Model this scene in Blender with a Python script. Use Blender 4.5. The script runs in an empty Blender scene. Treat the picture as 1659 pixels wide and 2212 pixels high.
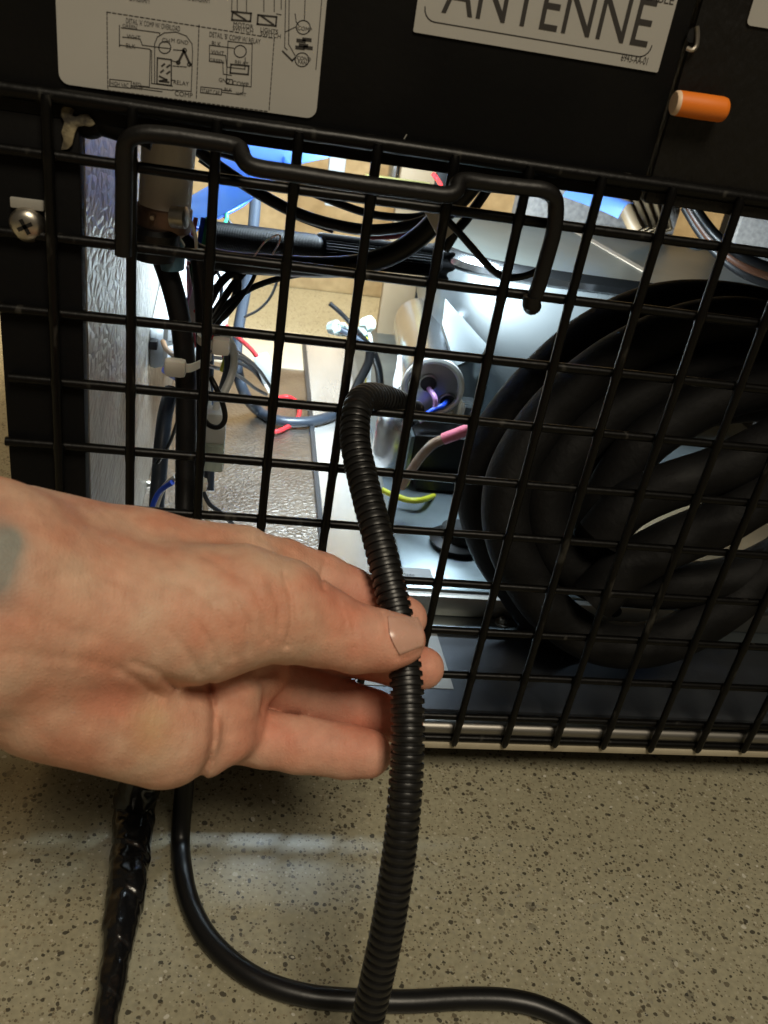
import bpy, bmesh, math, random
import numpy as np
from mathutils import Vector, Matrix, noise
random.seed(7)
SC = bpy.context.scene
COL = SC.collection
P = 0.0254                       # one pitch of the welded mesh: all lengths below are in pitches
# ------------------------------------------------------------------ camera
RC = np.array([[0.98254761, 0.15043293, 0.10940811], [0.07396306, -0.85564338, 0.51225371], [0.17067415, -0.4952215, -0.85183684]])
CG = np.array([1.52241744, 2.21341814, 11.85634543])
FPX = 1896.5                     # focal length for a 1659 x 2212 frame
def m2w(v): return np.array([v[0], -v[2], v[1]])
O = m2w(CG)
EX, EY, EZ = m2w(RC[0]), m2w(RC[1]), m2w(RC[2])       # right, down, forward
cam = bpy.data.cameras.new('camera'); camo = bpy.data.objects.new('camera', cam); COL.objects.link(camo)
rot = Matrix(((EX[0], -EY[0], -EZ[0]), (EX[1], -EY[1], -EZ[1]), (EX[2], -EY[2], -EZ[2])))
camo.matrix_world = Matrix.Translation(Vector(O) * P) @ rot.to_4x4()
cam.sensor_fit = 'VERTICAL'; cam.sensor_height = 36; cam.sensor_width = 27
cam.lens = 36 * FPX / 2212
cam.clip_start = 0.02; cam.clip_end = 60
cam.dof.use_dof = True; cam.dof.focus_distance = 15.0 * P; cam.dof.aperture_fstop = 24
SC.camera = camo
# ------------------------------------------------------------------ light
w = bpy.data.worlds.new('World'); SC.world = w; w.use_nodes = True
bg = w.node_tree.nodes['Background']; bg.inputs[0].default_value = (1.0, .86, .66, 1); bg.inputs[1].default_value = 0.055
SC.view_settings.view_transform = 'Standard'; SC.view_settings.look = 'None'
SC.view_settings.exposure = 0; SC.view_settings.gamma = 1
def area(name, loc, target, size, energy, color, sizey=None):
    l = bpy.data.lights.new(name, 'AREA'); l.energy = energy; l.color = color; l.size = size
    if sizey: l.shape = 'RECTANGLE'; l.size_y = sizey
    o = bpy.data.objects.new(name, l); COL.objects.link(o)
    o.location = loc
    d = Vector(target) - Vector(loc); o.rotation_euler = d.to_track_quat('-Z', 'Y').to_euler()
    return o
# warm ceiling lamps of the room, in front of and behind the machine
area('ceiling_lamp', (0.24, -1.02, 1.45), (0.10, -0.1, -0.2), 0.55, 22.0, (1.0, .88, .68))
area('far_ceiling_lamp', (0.25, .66, .90), (0.12, 0.74, -0.25), 0.3, 22.0, (1.0, .84, .60))
# cool service lamp hung inside the compartment, above the edge of the back panel
area('service_lamp', (4.8 * P, 9.4 * P, 0.8 * P), (.8 * P, 18.0 * P, -8.4 * P), 0.10, 4.2, (.74, .90, 1.0))
# ------------------------------------------------------------------ placing helpers
def ray(u, v): return EX * ((u - 829.5) / FPX) + EY * ((v - 1106) / FPX) + EZ
def aty(u, v, y): d = ray(u, v); return O + d * ((y - O[1]) / d[1])
def atz(u, v, z): d = ray(u, v); return O + d * ((z - O[2]) / d[2])
def atx(u, v, x): d = ray(u, v); return O + d * ((x - O[0]) / d[0])
def atd(u, v, d): return O + ray(u, v) * d
def depth(p): return float(np.dot(np.asarray(p) - O, EZ))
ZF = -10.8                        # room floor
ZB = -9.2                         # bottom sheet of the compartment
ZP = -8.5                         # compressor platform
# ------------------------------------------------------------------ materials
MATS = {}
def mat(name, col, rough=.5, metal=0., bump=None, var=None, spec=.5, trans=0., sss=0., coat=0., emit=None, alpha=None):
    """bump=(scale, strength, stretch)  var=(scale, darker colour, contrast)"""
    m = bpy.data.materials.new(name); m.use_nodes = True; nt = m.node_tree; b = nt.nodes['Principled BSDF']
    b.inputs['Base Color'].default_value = (*col, 1); b.inputs['Roughness'].default_value = rough; b.inputs['Metallic'].default_value = metal
    b.inputs['Specular IOR Level'].default_value = spec
    if trans: b.inputs['Transmission Weight'].default_value = trans
    if coat: b.inputs['Coat Weight'].default_value = coat; b.inputs['Coat Roughness'].default_value = .2
    if sss:
        b.inputs['Subsurface Weight'].default_value = sss; b.inputs['Subsurface Radius'].default_value = (1, .35, .18); b.inputs['Subsurface Scale'].default_value = .004
    if emit: b.inputs['Emission Color'].default_value = (*emit[0], 1); b.inputs['Emission Strength'].default_value = emit[1]
    tc = nt.nodes.new('ShaderNodeNewGeometry')
    def pos(stretch=None):
        if not stretch: return tc.outputs['Position']
        mp = nt.nodes.new('ShaderNodeMapping'); mp.inputs['Scale'].default_value = stretch; nt.links.new(tc.outputs['Position'], mp.inputs[0]); return mp.outputs[0]
    if var:
        n = nt.nodes.new('ShaderNodeTexNoise'); n.inputs['Scale'].default_value = var[0]; n.inputs['Detail'].default_value = 6
        nt.links.new(pos(var[3] if len(var) > 3 else None), n.inputs['Vector'])
        r = nt.nodes.new('ShaderNodeValToRGB'); c = var[2]
        mid = .33 if c < .05 else .5; r.color_ramp.elements[0].position = mid - c; r.color_ramp.elements[1].position = mid + c
        r.color_ramp.elements[0].color = (*var[1], 1); r.color_ramp.elements[1].color = (*col, 1)
        nt.links.new(n.outputs[0], r.inputs[0]); nt.links.new(r.outputs[0], b.inputs['Base Color'])
        rr = nt.nodes.new('ShaderNodeMapRange'); rr.inputs[3].default_value = min(1, rough * 1.25); rr.inputs[4].default_value = rough * .85
        nt.links.new(n.outputs[0], rr.inputs[0]); nt.links.new(rr.outputs[0], b.inputs['Roughness'])
    if bump:
        n = nt.nodes.new('ShaderNodeTexNoise'); n.inputs['Scale'].default_value = bump[0]; n.inputs['Detail'].default_value = 5
        nt.links.new(pos(bump[2] if len(bump) > 2 else None), n.inputs['Vector'])
        bp = nt.nodes.new('ShaderNodeBump'); bp.inputs['Strength'].default_value = bump[1]; bp.inputs['Distance'].default_value = .001
        nt.links.new(n.outputs[0], bp.inputs['Height']); nt.links.new(bp.outputs[0], b.inputs['Normal'])
    MATS[name] = m
    return m
def stucco(name, col, scale, stretch, rough, dark, bs=.55, metal=1.0):
    m = mat(name, col, rough, metal); nt = m.node_tree; b = nt.nodes['Principled BSDF']
    g = nt.nodes.new('ShaderNodeNewGeometry'); mp = nt.nodes.new('ShaderNodeMapping'); mp.inputs['Scale'].default_value = stretch
    nt.links.new(g.outputs['Position'], mp.inputs[0])
    nz = nt.nodes.new('ShaderNodeTexNoise'); nz.inputs['Scale'].default_value = scale * 1.1; nt.links.new(mp.outputs[0], nz.inputs[0])
    ad = nt.nodes.new('ShaderNodeMixRGB'); ad.blend_type = 'ADD'; ad.inputs[0].default_value = .55 / scale
    nt.links.new(mp.outputs[0], ad.inputs[1]); nt.links.new(nz.outputs['Color'], ad.inputs[2])
    v = nt.nodes.new('ShaderNodeTexVoronoi'); v.feature = 'DISTANCE_TO_EDGE'; v.inputs['Scale'].default_value = scale; nt.links.new(ad.outputs[0], v.inputs['Vector'])
    r = nt.nodes.new('ShaderNodeMapRange'); r.inputs[2].default_value = .35; nt.links.new(v.outputs['Distance'], r.inputs[0])
    bp = nt.nodes.new('ShaderNodeBump'); bp.inputs['Strength'].default_value = bs; bp.inputs['Distance'].default_value = .0008
    nt.links.new(r.outputs[0], bp.inputs['Height']); nt.links.new(bp.outputs[0], b.inputs['Normal'])
    n2 = nt.nodes.new('ShaderNodeTexNoise'); n2.inputs['Scale'].default_value = 22; n2.inputs['Detail'].default_value = 4; nt.links.new(g.outputs['Position'], n2.inputs[0])
    cr = nt.nodes.new('ShaderNodeValToRGB'); cr.color_ramp.elements[0].position = .38; cr.color_ramp.elements[1].position = .6
    cr.color_ramp.elements[0].color = (*dark, 1); cr.color_ramp.elements[1].color = (*col, 1)
    nt.links.new(n2.outputs[0], cr.inputs[0]); nt.links.new(cr.outputs[0], b.inputs['Base Color'])
    return m
def terrazzo():
    m = bpy.data.materials.new('terrazzo'); m.use_nodes = True; nt = m.node_tree; b = nt.nodes['Principled BSDF']
    g = nt.nodes.new('ShaderNodeNewGeometry'); pos = g.outputs['Position']
    nz = nt.nodes.new('ShaderNodeTexNoise'); nz.inputs['Scale'].default_value = 9; nz.inputs['Detail'].default_value = 6; nt.links.new(pos, nz.inputs[0])
    cr = nt.nodes.new('ShaderNodeValToRGB'); e = cr.color_ramp.elements
    e[0].position = .3; e[0].color = (.286, .264, .180, 1); e[1].position = .72; e[1].color = (.356, .334, .238, 1); nt.links.new(nz.outputs[0], cr.inputs[0])
    cur = cr.outputs[0]
    fine = nt.nodes.new('ShaderNodeTexNoise'); fine.inputs['Scale'].default_value = 420; fine.inputs['Detail'].default_value = 3; nt.links.new(pos, fine.inputs[0])
    fr = nt.nodes.new('ShaderNodeMapRange'); fr.inputs[3].default_value = .72; fr.inputs[4].default_value = 1.28; nt.links.new(fine.outputs[0], fr.inputs[0])
    mu = nt.nodes.new('ShaderNodeMixRGB'); mu.blend_type = 'MULTIPLY'; mu.inputs[0].default_value = 1; nt.links.new(cur, mu.inputs[1]); nt.links.new(fr.outputs[0], mu.inputs[2]); cur = mu.outputs[0]
    # wobble makes the chips angular and uneven
    wz = nt.nodes.new('ShaderNodeTexNoise'); wz.inputs['Scale'].default_value = 260; nt.links.new(pos, wz.inputs[0])
    big = nt.nodes.new('ShaderNodeTexNoise'); big.inputs['Scale'].default_value = 4.5; nt.links.new(pos, big.inputs[0])
    def chips(cur, scale, rad, keep, dark, light, seed, patchy=False):
        mp = nt.nodes.new('ShaderNodeMapping'); mp.inputs['Location'].default_value = (seed, seed * 1.7, 0); mp.inputs['Scale'].default_value = (1, 1.0, 0)
        ad = nt.nodes.new('ShaderNodeMixRGB'); ad.blend_type = 'ADD'; ad.inputs[0].default_value = .9 / scale
        nt.links.new(pos, ad.inputs[1]); nt.links.new(wz.outputs['Color'], ad.inputs[2]); nt.links.new(ad.outputs[0], mp.inputs[0])
        v = nt.nodes.new('ShaderNodeTexVoronoi'); v.inputs['Scale'].default_value = scale; nt.links.new(mp.outputs[0], v.inputs['Vector'])
        sep = nt.nodes.new('ShaderNodeSeparateColor'); nt.links.new(v.outputs['Color'], sep.inputs[0])
        # radius by cell
        rm = nt.nodes.new('ShaderNodeMath'); rm.operation = 'MULTIPLY'; rm.inputs[1].default_value = rad; nt.links.new(sep.outputs[1], rm.inputs[0])
        lt = nt.nodes.new('ShaderNodeMath'); lt.operation = 'LESS_THAN'; nt.links.new(v.outputs['Distance'], lt.inputs[0]); nt.links.new(rm.outputs[0], lt.inputs[1])
        kp = nt.nodes.new('ShaderNodeMath'); kp.operation = 'LESS_THAN'; kp.inputs[1].default_value = keep; nt.links.new(sep.outputs[0], kp.inputs[0])
        mm = nt.nodes.new('ShaderNodeMath'); mm.operation = 'MULTIPLY'; nt.links.new(lt.outputs[0], mm.inputs[0]); nt.links.new(kp.outputs[0], mm.inputs[1])
        fac = mm.outputs[0]
        if patchy:
            pm = nt.nodes.new('ShaderNodeMapRange'); pm.inputs[1].default_value = .46; pm.inputs[2].default_value = .58; nt.links.new(big.outputs[0], pm.inputs[0])
            m2 = nt.nodes.new('ShaderNodeMath'); m2.operation = 'MULTIPLY'; nt.links.new(fac, m2.inputs[0]); nt.links.new(pm.outputs[0], m2.inputs[1]); fac = m2.outputs[0]
        op = nt.nodes.new('ShaderNodeMath'); op.operation = 'MULTIPLY'; op.inputs[1].default_value = .88; nt.links.new(fac, op.inputs[0])
        c2 = nt.nodes.new('ShaderNodeMixRGB'); c2.inputs[1].default_value = (*dark, 1); c2.inputs[2].default_value = (*light, 1); nt.links.new(sep.outputs[2], c2.inputs[0])
        mx = nt.nodes.new('ShaderNodeMixRGB'); nt.links.new(op.outputs[0], mx.inputs[0]); nt.links.new(cur, mx.inputs[1]); nt.links.new(c2.outputs[0], mx.inputs[2])
        return mx.outputs[0]
    cur = chips(cur, 900, .60, .45, (.11, .09, .055), (.24, .20, .13), 3)
    cur = chips(cur, 700, .50, .22, (.38, .35, .26), (.47, .44, .35), 4)
    cur = chips(cur, 520, .55, .34, (.03, .026, .02), (.12, .10, .065), 5)
    cur = chips(cur, 340, .46, .16, (.035, .032, .026), (.13, .11, .075), 7)
    cur = chips(cur, 125, .40, .24, (.035, .035, .036), (.14, .125, .095), 6, True)
    cur = chips(cur, 170, .42, .34, (.03, .03, .03), (.16, .14, .10), 8, True)
    cur = chips(cur, 210, .34, .12, (.22, .18, .13), (.30, .27, .21), 9, True)
    cur = chips(cur, 300, .34, .07, (.44, .42, .34), (.56, .54, .47), 11)
    nt.links.new(cur, b.inputs['Base Color'])
    b.inputs['Roughness'].default_value = .3; b.inputs['Specular IOR Level'].default_value = .45
    rn = nt.nodes.new('ShaderNodeMapRange'); rn.inputs[3].default_value = .24; rn.inputs[4].default_value = .42; nt.links.new(nz.outputs[0], rn.inputs[0]); nt.links.new(rn.outputs[0], b.inputs['Roughness'])
    return m
M = {}
M['terrazzo'] = terrazzo()
M['panel'] = mat('black_panel', (.0028, .0028, .003), .6, bump=(350, .12), var=(18, (.0055, .0052, .005), .12), spec=.12)
M['crinkle'] = mat('black_crinkle_paint', (.008, .0073, .0065), .5, bump=(420, .8, (1, 1, .45)), spec=.22)
M['coated'] = mat('black_coated_wire', (.002, .0018, .0016), .34, bump=(400, .12), spec=.2, var=(170, (.03, .028, .024), .035, (1, 1, .3)))
M['rod'] = mat('black_rod', (.0045, .004, .0037), .42, bump=(500, .15), spec=.3)
M['wall_alu'] = stucco('embossed_aluminium', (.29, .265, .23), 175, (1, .5, 1), .36, (.18, .155, .125), .65, .6)
M['floor_alu'] = stucco('embossed_dark_sheet', (.40, .37, .335), 250, (1, 1, 1), .40, (.28, .25, .22), .38)
M['polished'] = mat('polished_sheet', (.72, .70, .66), .25, .65, var=(14, (.55, .53, .50), .2, (3, .6, 1)), bump=(60, .05))
M['galv'] = mat('galvanised_sheet', (.24, .285, .30), .30, .8, var=(30, (.14, .17, .19), .22), bump=(90, .06))
M['bluesteel'] = mat('dark_steel_sheet', (.12, .13, .145), .36, .7, var=(11, (.05, .056, .068), .2), bump=(150, .1))
M['alu'] = mat('brushed_aluminium', (.31, .295, .27), .42, 1.0, bump=(500, .1, (.03, 1, 1)))
M['cream'] = mat('cream_trim', (.50, .45, .33), .5, var=(60, (.36, .31, .22), .2))
M['beige'] = mat('beige_sill', (.50, .43, .31), .42, var=(30, (.42, .35, .25), .25), bump=(200, .05))
M['tanwall'] = mat('tan_board', (.55, .40, .21), .65, var=(70, (.44, .31, .155), .14), bump=(120, .2))
M['brownpost'] = mat('brown_post', (.30, .21, .12), .5, var=(30, (.23, .16, .09), .25))
M['dark'] = mat('dark_metal', (.008, .008, .0085), .45, spec=.35)
M['shell'] = mat('grey_shell', (.15, .165, .17), .27, .6, var=(20, (.11, .125, .13), .3), bump=(80, .05))
M['bead'] = mat('bead_steel', (.50, .53, .56), .2, 1.0)
M['lidgrey'] = mat('grey_green_lid', (.08, .10, .10), .34, .4, var=(16, (.06, .078, .078), .3))
M['can'] = mat('silver_can', (.62, .64, .66), .23, 1.0, var=(35, (.48, .48, .50), .25), bump=(220, .08))
M['rimalu'] = mat('rolled_rim', (.64, .64, .61), .28, .55)
M['canface'] = mat('can_face', (.38, .39, .385), .32, .75, var=(60, (.28, .29, .285), .3))
M['hose'] = mat('black_foam_hose', (.009, .0088, .009), .62, bump=(300, .4), var=(28, (.004, .004, .0043), .22), spec=.2)
M['cable'] = mat('black_cable', (.006, .006, .0065), .36, bump=(250, .08), spec=.4)
M['loom'] = mat('black_loom', (.009, .0085, .008), .36, bump=(700, .06), var=(90, (.006, .006, .006), .3), spec=.5)
M['tape'] = mat('black_tape', (.006, .006, .0065), .2, bump=(120, .35), spec=.6)
M['grip'] = mat('black_grip', (.0035, .0035, .004), .55, spec=.18)
M['slate'] = mat('slate_cable', (.028, .036, .05), .36)
M['whitep'] = mat('white_plastic', (.48, .50, .50), .4)
M['greyp'] = mat('pale_grey_plastic', (.68, .64, .57), .45, var=(50, (.60, .56, .50), .3))
M['ziptie'] = mat('translucent_nylon', (.55, .53, .48), .45, sss=.3)
M['nylon'] = mat('milky_nylon', (.36, .42, .39), .4, sss=.3)
M['clampm'] = mat('tarnished_clamp', (.30, .20, .15), .42, .8, var=(120, (.14, .09, .07), .3))
M['screw'] = mat('zinc_screw', (.62, .58, .50), .33, 1.0, var=(300, (.35, .31, .26), .3))
M['orange'] = mat('orange_plastic', (.80, .20, .012), .45, var=(40, (.70, .16, .010), .3))
M['peach'] = mat('peach_rim', (.75, .55, .38), .5)
M['paper'] = mat('label_paper', (.38, .37, .345), .55, var=(60, (.35, .34, .315), .3))
M['paperw'] = mat('white_label_paper', (.30, .32, .33), .5)
M['ink'] = mat('black_ink', (.025, .022, .02), .6)
M['foam'] = mat('old_foam', (.26, .22, .13), .85, var=(150, (.03, .025, .018), .12), bump=(300, 1.0))
M['bluefilm'] = mat('blue_film', (.22, .42, .88), .2, trans=.35, spec=.6)
_nt = M['bluefilm'].node_tree; _t = _nt.nodes.new('ShaderNodeBsdfTranslucent'); _t.inputs[0].default_value = (.38, .62, 1.0, 1); _m = _nt.nodes.new('ShaderNodeMixShader'); _m.inputs[0].default_value = .5
_o = _nt.nodes['Material Output']; _nt.links.new(_nt.nodes['Principled BSDF'].outputs[0], _m.inputs[1]); _nt.links.new(_t.outputs[0], _m.inputs[2]); _nt.links.new(_m.outputs[0], _o.inputs[0])
M['blue'] = mat('blue_insulation', (.015, .07, .60), .35)
M['red'] = mat('red_insulation', (.60, .03, .035), .4)
M['pink'] = mat('pink_insulation', (.62, .16, .22), .4)
M['lilac'] = mat('lilac_insulation', (.55, .28, .55), .4)
M['green'] = mat('green_insulation', (.02, .24, .12), .4)
M['yellow'] = mat('yellow_green_insulation', (.62, .62, .04), .4)
M['teal'] = mat('teal_insulation', (.05, .42, .45), .4)
M['maroon'] = mat('maroon_insulation', (.22, .025, .05), .4)
M['brown'] = mat('brown_insulation', (.30, .17, .09), .4)
M['whitew'] = mat('white_insulation', (.60, .62, .61), .35)
M['copper'] = mat('bare_copper', (.70, .33, .18), .35, 1.0)
M['clear'] = mat('clear_sleeve', (.36, .27, .20), .2, var=(100, (.24, .15, .10), .3), coat=.5)
M['barb'] = mat('blue_grey_fitting', (.10, .22, .32), .3)
M['tabgrey'] = mat('grey_tab', (.30, .29, .26), .5)
M['olive'] = mat('olive_paint', (.36, .34, .12), .5)
M['gap_tan'] = mat('gap_fill_board', (.33, .25, .15), .6, var=(40, (.27, .20, .12), .3))
M['darkbrown'] = mat('dark_brown_insulation', (.07, .028, .014), .4)
M['masking'] = mat('tape_strip', (.24, .19, .14), .75)
M['padgrey'] = mat('speckled_pad', (.25, .23, .21), .8, var=(300, (.15, .135, .125), .2))
# ------------------------------------------------------------------ mesh builder
def catmull(pts, per=8):
    pts = [np.asarray(p, float) for p in pts]
    if len(pts) < 3: return [pts[0] + (pts[-1] - pts[0]) * k / per for k in range(per + 1)]
    ext = [2 * pts[0] - pts[1]] + pts + [2 * pts[-1] - pts[-2]]
    out = []
    for i in range(1, len(ext) - 2):
        a, b, c, d = ext[i - 1:i + 3]
        for k in range(per):
            t = k / per
            out.append(.5 * ((2 * b) + (-a + c) * t + (2 * a - 5 * b + 4 * c - d) * t * t + (-a + 3 * b - 3 * c + d) * t ** 3))
    out.append(pts[-1]); return out
class MB:
    def __init__(s): s.v = []; s.f = []
    def box(s, lo, hi):
        n = len(s.v); (a, b, c), (d, e, f) = lo, hi
        s.v += [(a, b, c), (d, b, c), (d, e, c), (a, e, c), (a, b, f), (d, b, f), (d, e, f), (a, e, f)]
        s.f += [tuple(n + i for i in q) for q in ((0, 3, 2, 1), (4, 5, 6, 7), (0, 1, 5, 4), (1, 2, 6, 5), (2, 3, 7, 6), (3, 0, 4, 7))]
        return s
    def prism(s, ring, off):
        """closed polygon ring (3-D points) pushed along the vector off"""
        n = len(s.v); k = len(ring); off = np.asarray(off, float)
        s.v += [tuple(p) for p in ring] + [tuple(np.asarray(p) + off) for p in ring]
        s.f.append(tuple(n + i for i in range(k))[::-1]); s.f.append(tuple(n + k + i for i in range(k)))
        for i in range(k): j = (i + 1) % k; s.f.append((n + i, n + j, n + k + j, n + k + i))
        return s
    def tube(s, pts, r, sides=10, cap=True, sq=None):
        pts = [np.asarray(p, float) for p in pts]; n = len(s.v); m = len(pts)
        t0 = pts[1] - pts[0]; t0 /= np.linalg.norm(t0)
        up = np.array([0, 0, 1.]) if abs(t0[2]) < .9 else np.array([1., 0, 0])
        nx = np.cross(t0, up); nx /= np.linalg.norm(nx)
        for i, p in enumerate(pts):
            t = pts[min(i + 1, m - 1)] - pts[max(i - 1, 0)]; t /= (np.linalg.norm(t) + 1e-12)
            nx = nx - t * np.dot(nx, t); nx /= (np.linalg.norm(nx) + 1e-12); ny = np.cross(t, nx)
            ri = r[i] if hasattr(r, '__len__') else r
            for k in range(sides):
                a = 2 * math.pi * k / sides
                s.v.append(tuple(p + (nx * math.cos(a) + ny * math.sin(a)) * ri))
        for i in range(m - 1):
            for k in range(sides):
                k2 = (k + 1) % sides; a = n + i * sides
                s.f.append((a + k, a + k2, a + sides + k2, a + sides + k))
        if cap:
            s.f.append(tuple(n + k for k in range(sides))[::-1]); e = n + (m - 1) * sides; s.f.append(tuple(e + k for k in range(sides)))
        return s
    def lathe(s, base, axis, prof, sides=28):
        """prof: list of (distance along the axis, radius)"""
        base = np.asarray(base, float); ax = np.asarray(axis, float); ax = ax / np.linalg.norm(ax)
        up = np.array([0, 0, 1.]) if abs(ax[2]) < .9 else np.array([1., 0, 0])
        nx = np.cross(ax, up); nx /= np.linalg.norm(nx); ny = np.cross(ax, nx); n = len(s.v)
        for h, r in prof:
            for k in range(sides):
                a = 2 * math.pi * k / sides; s.v.append(tuple(base + ax * h + (nx * math.cos(a) + ny * math.sin(a)) * max(r, 1e-4)))
        for i in range(len(prof) - 1):
            for k in range(sides):
                k2 = (k + 1) % sides; a = n + i * sides; s.f.append((a + k, a + k2, a + sides + k2, a + sides + k))
        s.f.append(tuple(n + k for k in range(sides))[::-1]); e = n + (len(prof) - 1) * sides; s.f.append(tuple(e + k for k in range(sides)))
        return s
    def strip(s, a, b, wd, nrm, th=.006):
        """a thin printed line from a to b on a surface with the normal nrm"""
        a, b, nrm = map(lambda q: np.asarray(q, float), (a, b, nrm)); t = b - a; L = np.linalg.norm(t)
        if L < 1e-6: return s
        t /= L; sd = np.cross(t, nrm) * wd / 2; a = a - t * wd * .5; b = b + t * wd * .5
        return s.prism([a - sd, b - sd, b + sd, a + sd], nrm * th)
    def build(s, name, m, parent=None, smooth=True, bevel=0, angle=40):
        me = bpy.data.meshes.new(name)
        v = np.array(s.v, float) * P; c = (v.min(0) + v.max(0)) / 2
        me.from_pydata([tuple(q) for q in v - c], [], s.f); me.update()
        bm = bmesh.new(); bm.from_mesh(me); bmesh.ops.recalc_face_normals(bm, faces=bm.faces)
        if bevel: bmesh.ops.bevel(bm, geom=[e for e in bm.edges if e.calc_face_angle(0) > .5], offset=bevel * P, segments=2, affect='EDGES', profile=.6)
        if smooth:
            for f in bm.faces: f.smooth = True
            for e in bm.edges:
                if e.is_manifold and e.calc_face_angle(0) > math.radians(angle): e.smooth = False
        bm.to_mesh(me); bm.free(); me.materials.append(M[m] if isinstance(m, str) else m)
        o = bpy.data.objects.new(name, me); COL.objects.link(o); o.location = c
        if parent: attach(o, parent)
        return o
def attach(o, parent):
    o.parent = parent; o.matrix_parent_inverse = world_inv(parent)
def world_inv(p):
    t = Vector((0, 0, 0))
    while p is not None:
        t = t + p.location + (p.matrix_parent_inverse.translation if p.parent else Vector((0, 0, 0))); p = p.parent
    return Matrix.Translation(-t)
def tag(o, label=None, cat=None, group=None, kind=None):
    for k, x in (('label', label), ('category', cat), ('group', group), ('kind', kind)):
        if x: o[k] = x
    return o
def thing(name, loc, label, cat, group=None):
    o = bpy.data.objects.new(name, None); COL.objects.link(o); o.location = Vector([float(q) for q in loc]) * P; o.empty_display_size = .01
    return tag(o, label, cat, group)
def px(r, p): return r * depth(p) / FPX
def path(pts):                                    # (u, v, y) triples to points
    return [aty(*p) if len(p) == 3 else np.asarray(p[0]) for p in pts]
def cable(name, pts, rpx, m, label=None, cat=None, group=None, parent=None, per=8, sides=10):
    c = path(pts) if not isinstance(pts[0], np.ndarray) else pts
    r = rpx * np.mean([depth(q) for q in c]) / FPX
    o = MB().tube(catmull(c, per), r, sides).build(name, m, parent)
    if label: tag(o, label, cat or 'cable', group)
    return o
# ================================================================== SETTING
def ground():
    b = MB(); n = len(b.v); b.v += [(-260, -140, ZF), (260, -140, ZF), (260, 200, ZF), (-260, 200, ZF)]; b.f.append((0, 1, 2, 3))
    return tag(b.build('floor', 'terrazzo', smooth=False), kind='structure')
ground()
wall = MB().box((-120, 33.0, ZF), (140, 34, 60)).build('wall', 'tanwall', smooth=False); tag(wall, kind='structure')
bb = MB()
x = -110.0
for x0, x1 in ((-110, -20), (-19.95, 7.2), (7.25, 40), (40.05, 130)):
    MB().box((x0, 32.4, ZF), (x1, 32.98, -9.4)).build('baseboard', 'tanwall', wall, smooth=False, bevel=.08)
NP = np.array([0, -1., 0])
# ================================================================== CABINET
XL, XR = -1.74, 19.0
cab = thing('vending_machine', (8, 10, ZF), 'black vending machine with open lower back behind a wire grille', 'vending machine')
XS = float(aty(1425, 330, 0)[0])                  # seam between the smooth and the crinkled panel
MB().box((XL, .12, .43), (XS - .03, .42, 9)).build('back_panel', 'panel', cab, bevel=.03)
MB().box((XS + .01, .06, .43), (XR, .42, 9)).build('back_panel', 'crinkle', cab, bevel=.05)
MB().box((XL, .12, -9.55), (-.66, .42, .43)).build('side_post', 'panel', cab, bevel=.03)
MB().box((XL, .42, -9.7), (XL + .05, 20.6, 9)).build('outer_side', 'panel', cab, smooth=False)
MB().box((-.74, .43, -9.3), (-.65, 20.5, 3.2)).build('side_wall', 'wall_alu', cab, smooth=False)
MB().box((-.64, .43, ZB - .06), (3.72, 17.2, ZB)).build('bottom_sheet', 'floor_alu', cab, smooth=False)
MB().box((3.66, .43, ZB - .05), (3.80, 20.4, ZB + .13)).build('sheet_edge', 'bluesteel', cab, bevel=.03)
MB().box((3.81, 3.4, ZB - .06), (8.0, 20.4, ZB + .012)).build('bottom_sheet', 'polished', cab, smooth=False)
MB().box((-.64, 17.21, ZB - .06), (3.65, 20.9, ZB + .05)).build('front_sill', 'beige', cab, bevel=.04)
MB().box((3.81, .43, ZB - .06), (XR, 3.39, ZB + .004)).build('bottom_sheet', 'bluesteel', cab, smooth=False)
# platform with its rolled front rail
pl = MB().box((5.35, 3.42, ZB - .05), (XR, 20.4, ZP)).build('compressor_base', 'galv', cab, bevel=.07)
MB().box((3.9, 2.72, ZB + .01), (XR, 3.40, ZB + .13)).build('rail_flange', 'galv', cab, bevel=.03)
MB().box((5.33, 3.22, ZB + .14), (XR, 3.41, ZP - .06)).build('rail_face', 'alu', cab, bevel=.03)
for u, v in ((1085, 1345), (1352, 1352)):
    c = atz(u, v, ZB + .15)
    sc = MB().lathe(c - [0, 0, .02], (0, 0, 1), [(0, .17), (.04, .17), (.05, .11), (.12, .105), (.15, .07)], 8).build('screw', 'screw', cab, angle=25)
c = aty(1330, 1322, 3.21); MB().lathe(c, (0, -1, 0), [(-.05, .14), (.015, .14)], 16).build('hole', 'dark', cab)
# bottom rail and trim
MB().tube([(XL, .2, -9.41), (XR, .2, -9.41)], .155, 16).build('base_rail', 'alu', cab)
MB().box((XL, -.02, -9.78), (XR, .36, -9.64)).build('base_trim', 'cream', cab, bevel=.03)
MB().box((XL, .36, -9.76), (XR, 20.6, -9.66)).build('underside', 'dark', cab, smooth=False)
for fx in (-1.1, 18): 
    for fy in (2.2, 19):
        MB().lathe((fx, fy, ZF), (0, 0, 1), [(0, .5), (.2, .5), (.25, .22), (1.06, .22)], 14).build('foot', 'dark', cab)
MB().box((XL, .43, 3.3), (XR, 20.6, 3.5)).build('deck', 'dark', cab, smooth=False)
MB().box((XR - .1, .43, -9.6), (XR, 20.6, 9)).build('outer_side', 'panel', cab, smooth=False)
q0, q1 = aty(822, 650, 20.2), aty(893, 650, 20.2)
MB().box((q0[0], 20.0, ZB + .06), (q1[0], 20.4, 3.2)).build('front_post', 'brownpost', cab, bevel=.05)
MB().box((q1[0] + .01, 19.9, ZB + .06), (q1[0] + .5, 20.4, 3.2)).build('front_post', 'dark', cab, bevel=.05)
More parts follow.
